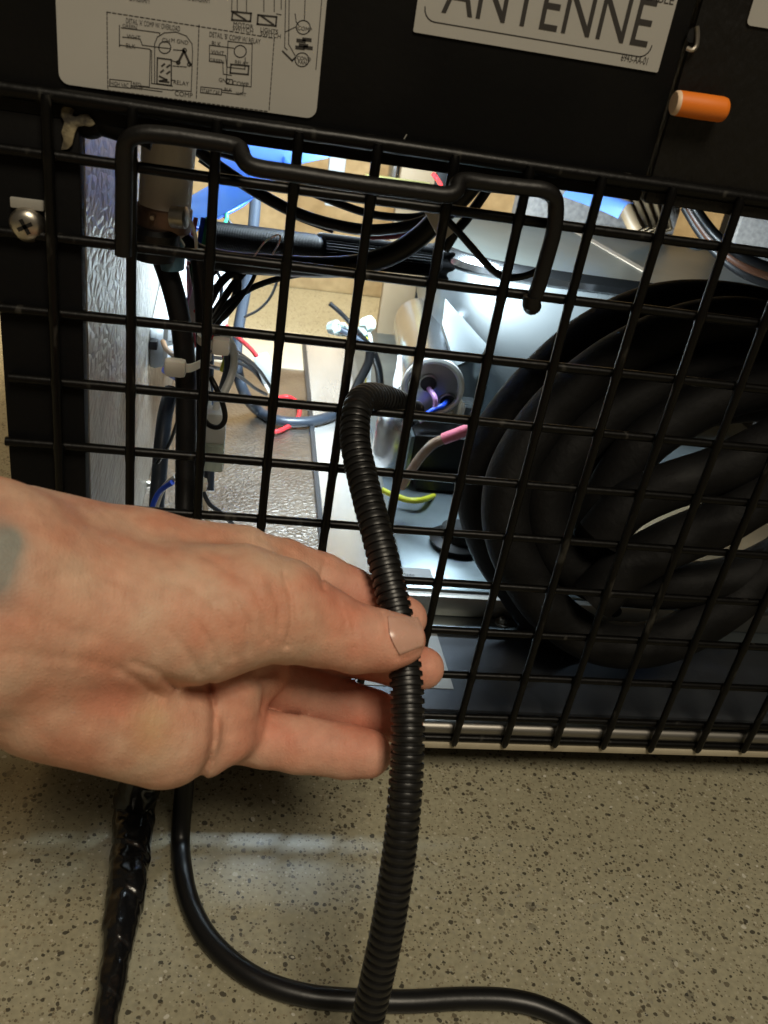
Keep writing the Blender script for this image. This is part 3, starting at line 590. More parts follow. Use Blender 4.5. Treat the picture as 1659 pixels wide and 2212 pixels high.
# crimp connectors left of the silver can
t = thing('crimp_connectors', aty(760, 700, 12.5), 'cluster of clear crimp connectors on short wires', 'connector')
for (u, v, r) in ((722, 708, 17), (736, 712, 16), (794, 700, 18), (785, 716, 14)):
    c = aty(u, v, 12.5); MB().lathe(c, (.6, -.5, .3), [(-.2, .08), (-.15, px(r, c) * .8), (.1, px(r, c)), (.2, px(r, c) * .6)], 9).build('crimp', 'nylon', t, angle=20)
for pts, r, m in (([(712, 655, 12.2), (740, 680, 12.2), (775, 718, 12.3), (805, 752, 12.4)], 5, 'cable'), ([(735, 712, 12.3), (765, 728, 12.3), (795, 748, 12.4)], 8, 'slate'), ([(792, 705, 12.4), (800, 735, 12.4), (802, 770, 12.5), (796, 815, 12.6), (800, 850, 12.8)], 5, 'whitew'),
                  ([(784, 715, 12.4), (794, 745, 12.4), (797, 790, 12.6), (790, 840, 12.8)], 4, 'yellow'), ([(800, 752, 12.3), (795, 785, 12.3), (775, 825, 12.2), (760, 860, 12)], 10, 'cable'), ([(806, 760, 12.6), (818, 800, 12.8), (822, 850, 13)], 9, 'cable')):
    cable('lead', pts, r, m, parent=t)
# ================================================================== INSIDE: TOP HARNESS, FLASHLIGHT, FILM
cable('harness', [(392, 520, 3.4), (430, 550, 3.3), (500, 566, 3.2), (600, 573, 3.2), (700, 577, 3.2), (780, 571, 3.2), (850, 548, 3.2), (905, 512, 3.2), (952, 466, 3.2), (1000, 420, 3.2), (1040, 370, 3.2)], 23, 'cable', 'thick black harness sagging across behind the middle of the grille', 'cable')
cable('sagging_cable', [(425, 322, 4.4), (480, 365, 4.4), (560, 418, 4.3), (640, 460, 4.2), (720, 485, 4.1), (800, 497, 4.0), (880, 489, 3.8), (945, 468, 3.6)], 13, 'cable', 'black cable sagging from upper left to the harness knot', 'cable')
cable('upper_cable', [(450, 322, 5.2), (520, 345, 5.2), (620, 392, 5.0), (720, 435, 4.8), (800, 462, 4.6), (880, 470, 4.2), (950, 460, 3.8)], 9, 'cable', 'thinner black cable sagging above the other to the harness knot', 'cable')
cable('dark_red_wire', [(800, 512, 4.1), (850, 510, 4.0), (900, 497, 3.9), (945, 478, 3.8)], 7, 'maroon', 'dark red wire under the sagging black cable', 'wire')
cable('right_wire', [(950, 462, 3.0), (980, 490, 2.9), (1020, 535, 2.8), (1060, 580, 2.8), (1090, 598, 2.8), (1125, 598, 2.8), (1160, 585, 2.8), (1185, 560, 2.9)], 8, 'cable', 'thin black wire drooping in front of the grey lid', 'wire')
cable('slant_cable', [(1085, 360, 3.4), (1045, 420, 3.4), (1010, 470, 3.3), (985, 500, 3.2), (960, 540, 3.2)], 11, 'cable', 'short black cable slanting over the harness knot', 'cable')
c = aty(958, 478, 2.9); o = MB().prism([aty(915, 455, 2.9), aty(955, 445, 2.9), aty(985, 500, 2.9), aty(960, 520, 2.9), aty(942, 505, 2.9)], (0, .12, 0)).build('tape_wrap', 'greyp', bevel=.03); tag(o, 'scrap of grey tape on the knot of the black harness', 'tape')
for i, (pts, r, lb) in enumerate((
    ([(435, 730, 2.6), (462, 690, 2.8), (500, 650, 3.1), (560, 615, 3.4), (640, 594, 3.6), (720, 588, 3.6)], 7, 'long black wire fanning up right from the harness to the mesh top'),
    ([(440, 715, 2.7), (470, 665, 2.9), (500, 620, 3.2), (525, 590, 3.4), (548, 560, 3.6)], 8, 'black wire fanning steeply up from the harness'),
    ([(452, 655, 2.8), (470, 620, 3.0), (492, 596, 3.2), (508, 592, 3.3), (514, 618, 3.3), (502, 655, 3.2), (470, 695, 3.0), (445, 728, 2.8)], 9, 'black wire bent into a narrow loop above the harness'),
    ([(415, 570, 3.4), (420, 600, 3.3), (428, 640, 3.2), (440, 680, 3.0)], 8, 'short black wire joining the harness from above'))):
    cable('fan_wire', pts, r, 'cable', lb, 'wire')
cable('clear_tie', [(548, 556, 3.0), (570, 525, 2.9), (596, 508, 2.8), (606, 512, 2.8), (600, 530, 2.8), (588, 550, 2.9)], 1.8, 'ziptie', 'thin clear tie end curling up over the flashlight', 'cable tie')
cable('pale_tie', [(396, 455, 1.5), (412, 480, 1.4), (422, 510, 1.4), (424, 535, 1.5)], 4, 'ziptie', 'pale bent strip hanging beside the drain pipe clamp', 'strip')
# flashlight lying on the harness, pointing at the compressor
a, b = aty(440, 508, 6.0), aty(955, 568, 8.5); ax = (b - a); L = float(np.linalg.norm(ax)); ax /= L; r0 = px(33, a)
fl_ = thing('flashlight', a, 'black flashlight lying across the compartment, knurled handle and finned head', 'flashlight')
prof = []
n = 70
for i in range(n): prof += [(L * .42 * i / n, r0 * .97), (L * .42 * (i + .5) / n, r0 * .95)]
MB().lathe(a, ax, prof, 40).build('handle', 'grip', fl_, angle=20)
MB().lathe(a, ax, [(L * .42, r0 * .8), (L * .425, r0 * .8), (L * .44, r0 * .8)], 24).build('neck', 'grip', fl_)
hd = MB(); nseg = 36
for h in (.44, .95):
    for k in range(nseg * 2):
        an = math.pi * k / nseg; rr = r0 * (1.12 if k % 2 else 1.0); s1 = np.cross(ax, [0, 0, 1.]); s1 /= np.linalg.norm(s1); s2 = np.cross(ax, s1)
        hd.v.append(tuple(a + ax * L * h + (s1 * math.cos(an) + s2 * math.sin(an)) * rr))
q = nseg * 2
for k in range(q): hd.f.append((k, (k + 1) % q, q + (k + 1) % q, q + k))
hd.f += [tuple(range(q))[::-1], tuple(range(q, 2 * q))]
hd.build('head', 'grip', fl_, angle=20)
bz = MB(); q = 48
for h, rr in ((.94, 1.18), (.95, 1.45), (.985, 1.5), (1.0, 1.4), (1.0, 1.15), (.97, 1.1)):
    for k in range(q):
        an = 2 * math.pi * k / q; w_ = rr * r0 * (1 + (.06 * math.cos(an * 8) if rr > 1.3 else 0))
        bz.v.append(tuple(a + ax * L * (h + (.012 * math.cos(an * 8) if h >= .985 and rr > 1.3 else 0)) + (s1 * math.cos(an) + s2 * math.sin(an)) * w_))
for i in range(5):
    for k in range(q): bz.f.append((i * q + k, i * q + (k + 1) % q, (i + 1) * q + (k + 1) % q, (i + 1) * q + k))
bz.f += [tuple(range(q))[::-1], tuple(range(5 * q, 6 * q))]
bz.build('bezel', 'grip', fl_, angle=30)
M['lens'] = mat('lit_lens', (.8, .9, 1), .2, emit=((.75, .9, 1.0), 12.0))
MB().lathe(a, ax, [(L * .985, r0 * 1.0), (L * .99, r0 * 1.0)], 28).build('lens', 'lens', fl_)
sp = bpy.data.lights.new('flashlight_beam', 'SPOT'); sp.energy = 15; sp.color = (.78, .92, 1.0); sp.spot_size = math.radians(70); sp.spot_blend = .95; sp.shadow_soft_size = .012
so = bpy.data.objects.new('flashlight_beam', sp); COL.objects.link(so); so.location = Vector(a + ax * L * 1.03) * P; so.rotation_euler = Vector((3.0, 1.6, -1.2)).to_track_quat('-Z', 'Y').to_euler()
# blue film
def sheet(name, ctrl, m, label, cat, nu=10, sag=.15, th=.02):
    """a bent sheet over four corner points"""
    p = [np.asarray(q) for q in ctrl]; mb = MB()
    nv = 6
    nrm = np.cross(p[1] - p[0], p[3] - p[0]); nrm /= np.linalg.norm(nrm)
    for side in (0, 1):
        for i in range(nu + 1):
            for j in range(nv + 1):
                s, t = i / nu, j / nv
                q = (p[0] * (1 - s) + p[1] * s) * (1 - t) + (p[3] * (1 - s) + p[2] * s) * t
                q = q + nrm * (sag * math.sin(math.pi * t) + .05 * noise.noise(Vector(q) * 1.3) + side * th)
                mb.v.append(tuple(q))
    N = (nu + 1) * (nv + 1)
    for i in range(nu):
        for j in range(nv):
            k = i * (nv + 1) + j; mb.f.append((k, k + nv + 1, k + nv + 2, k + 1)); mb.f.append((N + k, N + k + 1, N + k + nv + 2, N + k + nv + 1))
    for i in range(nu):
        for j in (0, nv): k = i * (nv + 1) + j; mb.f.append((k, k + nv + 1, N + k + nv + 1, N + k))
    for j in range(nv):
        for i in (0, nu): k = i * (nv + 1) + j; mb.f.append((k, k + 1, N + k + 1, N + k))
    o = mb.build(name, m); return tag(o, label, cat)
sheet('blue_film', [aty(470, 395, 7.2), aty(760, 330, 8.0), aty(700, 290, 9.6), aty(430, 330, 9.2)], 'bluefilm', 'bright blue plastic film strip hanging under the panel at upper left', 'plastic film', sag=.3)
sheet('blue_film', [aty(388, 522, 6.9), aty(640, 372, 7.4), aty(600, 338, 8.8), aty(380, 440, 8.6)], 'bluefilm', 'blue plastic film strip slanting down behind the drain pipe', 'plastic film', sag=.25)
sheet('blue_film', [aty(1215, 424, 15), aty(1335, 472, 13.4), aty(1368, 440, 13.6), aty(1260, 400, 15.2)], 'bluefilm', 'small blue plastic film tongue over the grey lid on the right', 'plastic film', sag=.2)
cable('blue_lead', [(470, 470, 12), (520, 445, 12.5), (550, 418, 13), (560, 395, 13)], 4, 'blue', 'thin blue wire curving above the flashlight handle', 'wire')
cable('green_wire', [(476, 500, 11.5), (490, 470, 12), (480, 440, 12), (462, 420, 12)], 4, 'green', 'thin green wire near the flashlight tail', 'wire')
# things seen under the panel edge
o = MB().prism([aty(790, 378, 18), aty(930, 398, 18), aty(900, 415, 18), aty(815, 405, 18)], (0, .3, 0)).build('olive_strip', 'olive'); tag(o, 'olive painted strip seen under the panel edge', 'strip')
cable('red_wire', [(935, 375, 16), (945, 388, 16), (953, 402, 15.5), (960, 425, 15)], 5, 'red', 'red wire just under the panel edge beside the hanger rod', 'wire')
o = MB().box(aty(720, 410, 24) - [.3, .2, .6], aty(720, 410, 24) + [.35, .2, 2.4]).build('white_pipe', 'whitep', bevel=.1); tag(o, 'white pipe piece against the tan wall under the panel edge', 'pipe')
o = MB().lathe(aty(852, 385, 24) - [0, 0, .8], (0, 0, 1), [(0, .3), (1.6, .3), (1.7, .36), (3.0, .36)], 18).build('steel_pipe', 'can'); tag(o, 'short steel pipe against the tan wall under the panel edge', 'pipe')
# ================================================================== INSIDE: RIGHT
# compressor shell under a flat lid with a rolled edge
cx, cy, zl = 12.4, 13.2, -3.05
def superloop(rx, ry, z, n=72, e=4.2, x0=None):
    out = []
    for k in range(n):
        a = 2 * math.pi * k / n; c_, s_ = math.cos(a), math.sin(a)
        out.append(((cx if x0 is None else x0) + rx * math.copysign(abs(c_) ** (2 / e), c_), cy + ry * math.copysign(abs(s_) ** (2 / e), s_), z))
    return out
def loft(loops):
    m = MB(); n = len(loops[0])
    for l in loops: m.v += l
    for i in range(len(loops) - 1):
        for k in range(n): m.f.append((i * n + k, i * n + (k + 1) % n, (i + 1) * n + (k + 1) % n, (i + 1) * n + k))
    m.f += [tuple(range(n))[::-1], tuple((len(loops) - 1) * n + k for k in range(n))]
    return m
rx, ry = 6.0, 3.25
cp = thing('compressor', (cx, cy, ZP), 'grey metal compressor shell with a flat lid behind the hose coil', 'compressor')
loft([superloop(rx - .35, ry - .35, zl - .15), superloop(rx - .25, ry - .25, zl - .02), superloop(rx - .1, ry - .1, zl + .06), superloop(rx, ry, zl + .02), superloop(rx + .1, ry + .1, zl - .12), superloop(rx + .06, ry + .06, zl - .3), superloop(rx - .1, ry - .1, zl - .36)]).build('lid_edge', 'bead', cp)
loft([superloop(rx - .34, ry - .34, zl - .30), superloop(rx - .34, ry - .34, zl - .06)]).build('lid', 'lidgrey', cp)
loft([superloop(1.6, 1.5, ZP, x0=9.6), superloop(2.0, 1.9, ZP + 1.2, e=3, x0=9.6), superloop(2.7, 2.5, zl - 3.0, e=3.0, x0=9.55), superloop(3.05, 2.95, zl - 2.1, e=3.4, x0=9.6), superloop(3.1, 3.1, zl - 1.2, x0=9.6), superloop(3.1, 3.1, zl - .4, x0=9.6)]).build('shell', 'shell', cp)
a, b = atz(1248, 503, zl - .05), atz(1400, 590, zl - .05); d = b - a; s_ = np.cross(d, [0, 0, 1.]); s_ = s_ / np.linalg.norm(s_) * .13
o = MB().prism([a - s_, b - s_, b + s_, a + s_], (0, 0, .02)).build('tape_strip', 'masking', smooth=False); tag(o, 'pale strip of tape stuck aslant on the grey lid', 'tape')
c = atz(1500, 535, zl - .05); MB().lathe(c, (0, 0, 1), [(0, .25), (.05, .22), (.07, .1)], 18).build('dimple', 'shell', cp)
# triangular bracket and legs below the shell
o = MB().prism([aty(962, 645, 10.6), aty(1052, 745, 9.5), aty(1040, 768, 9.2), aty(985, 790, 8.95), aty(955, 700, 9.9)], (0, .08, -.12)).build('bracket', 'shell', cp)
MB().box((7.7, 10.2, ZP + .01), (8.1, 11, zl - 4)).build('leg', 'shell', cp, bevel=.05)
for x_ in (9.5, 17): MB().box((x_, 10.4, ZP + .01), (x_ + .5, 11.2, zl - 3)).build('leg', 'dark', cp, bevel=.05)
# black fan guard between lid and coil
o = MB().box((10.6, 8.2, -4.3), (16.5, 9.2, -3.35)); 
for k in range(30): o.box((10.65 + .195 * k, 8.12, -3.35), (10.76 + .195 * k, 8.6, -3.28))
o = o.build('fan_guard', 'dark', bevel=0); tag(o, 'black ribbed fan guard between the grey lid and the hose coil', 'fan guard')
# silver capacitor lying towards us, two holes in its face
fc = aty(935, 838, 8.6); bc = aty(904, 694, 13.2); ax = bc - fc; L = float(np.linalg.norm(ax)); ax /= L; r0 = px(67, fc)
cap = thing('capacitor', fc, 'silver capacitor can tilted towards the grille, two holed end cap facing out', 'capacitor')
MB().lathe(fc, ax, [(.10, r0 * .96), (.16, r0), (.4, r0 * .985), (L * .9, r0 * .97), (L, r0 * .9), (L + .05, r0 * .6)], 44).build('can', 'can', cap)
MB().lathe(fc, ax, [(.06, r0 * .80), (-.03, r0 * .86), (-.05, r0 * .94), (-.02, r0 * 1.02), (.08, r0 * 1.03), (.12, r0 * .98)], 44).build('rim', 'rimalu', cap)
MB().lathe(fc, ax, [(.04, r0 * .86), (.10, r0 * .86)], 40).build('end_cap', 'canface', cap)
s1 = np.cross(ax, [0, 0, 1.]); s1 /= np.linalg.norm(s1)
def onface(u, v):
    d = ray(u, v); k = np.dot(fc + ax * .03 - O, ax) / np.dot(d, ax); return O + d * k
for u, v in ((925, 828), (967, 868)):
    c = onface(u, v); MB().lathe(c, -ax, [(0, .25), (.05, .25), (.06, .21), (.0, .20)], 20).build('socket_ring', 'canface', cap); MB().lathe(c, -ax, [(0, .205), (.012, .205)], 18).build('socket_hole', 'dark', cap)
MB().box(bc + [-.55, .0, -.15], bc + [.75, .15, .45]).build('bracket', 'can', cap, bevel=.03)
cable('lilac_wire', [onface(926, 838), onface(935, 848) + [0, -.3, 0], onface(935, 868) + [0, -.35, 0], onface(920, 884) + [0, -.4, 0], onface(900, 892) + [0, -.5, 0]], 5.5, 'lilac', 'lilac wire plugged into the upper hole of the silver capacitor', 'wire')
cable('capacitor_lead', [onface(966, 866), onface(952, 866) + [0, -.3, 0], onface(930, 872) + [0, -.4, 0], onface(905, 884) + [0, -.5, 0]], 6, 'blue', 'bright blue wire plugged into the lower hole of the silver capacitor', 'wire')
# standing silver can
c = aty(842, 1020, 9.0); r0 = px(46, c); ztop = aty(842, 876, 9.0)[2]
c2 = np.array([c[0], c[1], ZP + .02]); H = ztop - ZP
o = MB().lathe(c2, (0, 0, 1), [(0, r0 * .7), (.15, r0 * .95), (.5, r0), (H * .7, r0), (H * .85, r0 * .9), (H * .95, r0 * .6), (H, r0 * .3), (H + .5, r0 * .28), (H + .55, r0 * .2)], 36).build('drier_can', 'can'); tag(o, 'standing silver canister left of the tilted capacitor', 'canister')
o = MB().tube(catmull([c2 + [.1, 0, H + .4], aty(862, 835, 9.4), aty(868, 800, 9.8), aty(872, 770, 10.2)], 6), .17, 12).build('white_tube', 'whitep'); tag(o, 'white tube rising from the standing silver canister', 'tube')
# black relay box and its bits
a0, a1 = aty(893, 925, 8.4), aty(1010, 1090, 8.0)
rl = thing('relay_box', (a0[0], 8.4, ZP), 'black relay box below the silver capacitor', 'box')
MB().box((a0[0], 8.0, max(a1[2], ZP + .3)), (a1[0] + .4, 9.6, a0[2])).build('housing', 'dark', rl, bevel=.06)
MB().box((a0[0] + .2, 7.8, ZP + .02), (a1[0] + .6, 8.9, ZP + .5)).build('foot', 'dark', rl, bevel=.05)
MB().box((a0[0] - .12, 7.9, ZP + .3), (a0[0] - .03, 9.2, a0[2])).build('side_plate', 'galv', rl)
cable('earth_wire', [(824, 1058, 7.0), (850, 1070, 6.9), (880, 1080, 6.8), (905, 1081, 6.8), (925, 1076, 7.2), (950, 1066, 8.3)], 6.5, 'yellow', 'yellow green earth wire lying in front of the black relay box', 'wire')
t = thing('stripped_cable', aty(900, 1000, 6.4), 'stripped cable with pink sleeve and bare copper end by the relay box', 'cable')
cable('sleeve', [(1040, 915, 5.9), (1010, 928, 6.0), (985, 938, 6.1), (958, 948, 6.2)], 13, 'pink', parent=t)
cable('conductor', [(960, 948, 6.2), (935, 960, 6.25), (908, 988, 6.3), (885, 1022, 6.35), (868, 1050, 6.4)], 11, 'clear', parent=t)
for k in range(7): cable('strand', [(872 + random.uniform(-6, 6), 1042, 6.4), (868 + random.uniform(-7, 7), 1050, 6.35), (866 + random.uniform(-10, 10), 1058 + random.uniform(-3, 4), 6.35)], 2.4, 'copper', parent=t, sides=6)
c = atz(985, 1172, ZP + .05); o = MB().lathe(c, (0, 0, 1), [(0, .62), (.1, .66), (.2, .45), (.4, .42)], 26).build('rubber_mount', 'dark'); tag(o, 'round dark rubber mount on the platform behind the hose coil', 'mount')
# paper stickers on the sheets
def flatlabel(name, corners, z, label):
    t = thing(name, atz(*corners[0], z), label, 'label')
    MB().prism([atz(u, v, z) for u, v in corners], (0, 0, .012)).build('sheet', 'paperw', t, smooth=False); return t
t = flatlabel('part_label', [(800, 1262), (940, 1260), (928, 1230), (800, 1222)], ZP + .004, 'small white sticker with tiny print on the platform behind the conduit')
tx = MB(); ex = atz(925, 1240, ZP) - atz(865, 1236, ZP); ex /= np.linalg.norm(ex); up = np.cross([0, 0, 1.], ex)
text('Made', atz(868, 1243, ZP + .017), ex, up, .10, None, tx); text('0 V 0', atz(886, 1257, ZP + .017), ex, up, .16, None, tx); tx.build('printed_text', 'ink', t, smooth=False)
t = flatlabel('care_label', [(755, 1478), (980, 1489), (943, 1369), (780, 1362)], ZB + .008, 'white sticker on the dark bottom sheet behind the fingertips')
o = MB().box(atz(1062, 1262, ZP + .02) - [.0, 0, .015], atz(1100, 1262, ZP + .02) + [.25, .35, .03]).build('white_pad', 'whitep', bevel=.02); tag(o, 'small white pad on the platform beside the hose coil', 'pad')
# top right clutter beyond the lid
o = MB().box((aty(1140, 430, 17.5)[0], 17.5, -5.2), (aty(1480, 430, 17.5)[0], 19.2, aty(1280, 418, 17.5)[2])).build('felt_pad', 'padgrey', bevel=.15); tag(o, 'grey speckled felt pad behind the compressor lid', 'pad')
o = MB()
for k in range(5): o.tube([aty(1330 + 22 * k, 405, 15.5 + .3 * k), aty(1375 + 16 * k, 500, 14.8 + .3 * k)], .22, 10)
o = o.build('tan_duct', 'brownpost'); tag(o, 'ribbed tan duct behind the right side of the lid', 'duct')
for i, (m, dy, lb) in enumerate((('darkbrown', 0, 'dark brown cable passing over the right end of the lid'), ('dark', 16, 'black cable passing over the right end of the lid'), ('cable', -18, 'black hose passing over the right end of the lid'))):
    cable('rear_cable', [(1480, 430 + dy, 11.6), (1510, 480 + dy, 11.2), (1550, 530 + dy, 10.6), (1610, 575 + dy, 10), (1700, 610 + dy, 9.5)], 11, m, lb, 'cable')
o = MB().box(aty(1580, 540, 15.5), aty(1580, 540, 15.5) + [5, .3, 2.2]).build('grey_plate', 'padgrey', bevel=.05); tag(o, 'pale grey plate behind the rear cables at far right', 'plate')
o = MB().box((10.8, 5.2, ZP + .005), (18.2, 9.8, ZP + .08)).build('tan_board', 'gap_tan', bevel=.03); tag(o, 'made-up tan board on the platform, brightening the gaps in the hose coil', 'board')  # board added only so the coil gaps look warm and bright
# coil of foam covered hose
coil = thing('hose_coil', aty(1300, 1400, 1.5), 'large coil of black foam covered hose leaning inside the grille', 'hose')
def turn(pts, y0, y1, r, v0=650, v1=1400):
    c = [aty(u, v, y0 + (y1 - y0) * min(max((v - v0) / (v1 - v0), -.2), 1.1)) for u, v in pts]
    MB().tube(catmull(c, 8), r, 22).build('hose_turn', 'hose', coil)
turn([(1840, 800), (1740, 715), (1600, 663), (1430, 660), (1280, 722), (1155, 830), (1065, 950), (1035, 1060), (1060, 1175), (1120, 1270), (1170, 1340), (1230, 1390)], 4.9, 2.6, .47)
turn([(1850, 860), (1760, 765), (1640, 700), (1500, 702), (1345, 765), (1215, 865), (1125, 980), (1092, 1085), (1110, 1195), (1180, 1310), (1290, 1385), (1420, 1388), (1540, 1330), (1650, 1240), (1760, 1120), (1830, 980)], 3.7, 1.15, .46)
turn([(1800, 900), (1700, 822), (1560, 788), (1425, 836), (1300, 908), (1215, 1000), (1180, 1090), (1200, 1190), (1280, 1248), (1360, 1262), (1450, 1266), (1570, 1252), (1670, 1212), (1780, 1140)], 3.6, 1.3, .46)
turn([(1720, 856), (1560, 868), (1430, 898), (1340, 955), (1275, 1035), (1252, 1110), (1275, 1190), (1330, 1230)], 4.0, 2.6, .47)
turn([(1800, 836), (1700, 828), (1590, 846), (1485, 893), (1385, 965), (1315, 1065), (1290, 1150), (1320, 1220)], 2.7, 1.7, .45)
turn([(1790, 890), (1700, 938), (1620, 982), (1546, 1017), (1430, 1056), (1350, 1098), (1295, 1160)], 1.9, 1.2, .45)
turn([(1790, 985), (1700, 1042), (1620, 1088), (1540, 1135), (1440, 1178), (1350, 1230), (1280, 1295)], 1.5, 1.0, .46)
# ================================================================== CORRUGATED CONDUIT
def conduit_path():
    pts = [atd(898, 888, 14.25), atd(868, 875, 13.85), atd(842, 865, 13.5), atd(817, 858, 13.15), atd(796, 857, 12.82), atd(780, 866, 12.56), atd(771, 885, 12.38), atd(767, 918, 12.25)]
    for u, v, d in ((768, 960, 12.1), (778, 1010, 11.95), (795, 1080, 11.7), (816, 1160, 11.45), (838, 1250, 11.25), (858, 1335, 11.1), (871, 1410, 10.98), (879, 1490, 10.85), (881, 1570, 10.75), (879, 1650, 10.7), (873, 1740, 10.65), (864, 1830, 10.65), (851, 1920, 10.7), (836, 2010, 10.75), (817, 2100, 10.85), (797, 2190, 10.95), (775, 2290, 11.1), (752, 2390, 11.3)):
        pts.append(atd(u, v, d))
    return pts
cp_ = catmull(conduit_path(), 24)
seg = [0.0]
for p0, p1 in zip(cp_, cp_[1:]): seg.append(seg[-1] + float(np.linalg.norm(p1 - p0)))
tot = seg[-1]; pitch = .108; nr = int(tot / pitch)
cu = thing('corrugated_conduit', atd(868, 1390, 11.1), 'black corrugated conduit pinched by the hand and bent through the grille', 'conduit')
arr = np.array(cp_); ring = []; rad = []
def at_len(s): return np.array([np.interp(s, seg, arr[:, k]) for k in range(3)])
RO, RI = .212, .180
for i in range(nr):
    for f_, r_ in ((0, RI), (.30, RI), (.38, RO * .985), (.48, RO), (.82, RO), (.92, RO * .985)):
        ring.append(at_len((i + f_) * pitch)); rad.append(r_ * min(1, .72 + .05 * i))
MB().tube(ring, rad, 26, cap=False).build('sleeve', 'loom', cu, angle=30)
e0, e1 = at_len(0), at_len(.5)
MB().tube([e0 + (e1 - e0) * .02, e0 + (e1 - e0) * .8], RI * .93, 16).build('lining', 'dark', cu)
cable('tape_flag', [e0 + (e0 - e1) * .12 + [.02, 0, .1], e0 + (e1 - e0) * .1 + [.05, -.1, .1]], 6, 'masking', parent=cu)
cable('orange_wire', [e1, e0, e0 + (e0 - e1) * .18 + [0, 0, -.05]], 8, 'orange', 'short orange wire in the open end of the corrugated conduit', 'wire')
t = e0 + (e0 - e1) * .1
cable('white_sleeve', [e0 + [.05, .1, -.06], (e0 + onface(905, 888) + [0, -.5, 0]) / 2, onface(903, 888) + [0, -.5, 0]], 8, 'whitew', 'white sleeve joining the conduit to the capacitor wires', 'sleeve')
# ================================================================== TAPED BUNDLE ON THE FLOOR
def bundle():
    ctr = [aty(330, 1590, -.9), aty(312, 1660, -1.1)] + [atz(u, v, ZF + h) for u, v, h in ((292, 1740, .52), (284, 1820, .40), (276, 1900, .36), (262, 1990, .33), (247, 2090, .30), (232, 2190, .26), (222, 2290, .24), (214, 2380, .22))]
    rp = [42, 46, 44, 40, 42, 37, 31, 26, 22, 20]
    c = catmull(ctr, 30); n = len(c); rr = np.interp(np.linspace(0, len(ctr) - 1, n), range(len(ctr)), rp)
    m = MB(); sides = 56; r = [px(rr[i], c[i]) for i in range(n)]
    m.tube(c, r, sides); k = 0
    for i in range(n):
        for s in range(sides):
            v = np.array(m.v[k]); a = 2 * math.pi * s / sides
            ph = (i * .030 + a / (2 * math.pi)) % 1.0                    # overlapping turns of tape
            d = .95 + .11 * min(ph * 1.15, 1) * (1 if ph < .93 else (1 - ph) / .07) + .14 * noise.noise(Vector((i * .055, math.cos(a) * 1.2, math.sin(a) * 1.2))) + .06 * noise.noise(Vector((i * .16, math.cos(a) * 2.2, math.sin(a) * 2.2)))
            m.v[k] = tuple(c[i] + (v - c[i]) * d); k += 1
    return m
tag(bundle().build('taped_bundle', 'tape', angle=55), 'cable bundle wrapped in shiny black tape lying on the floor', 'cable bundle')
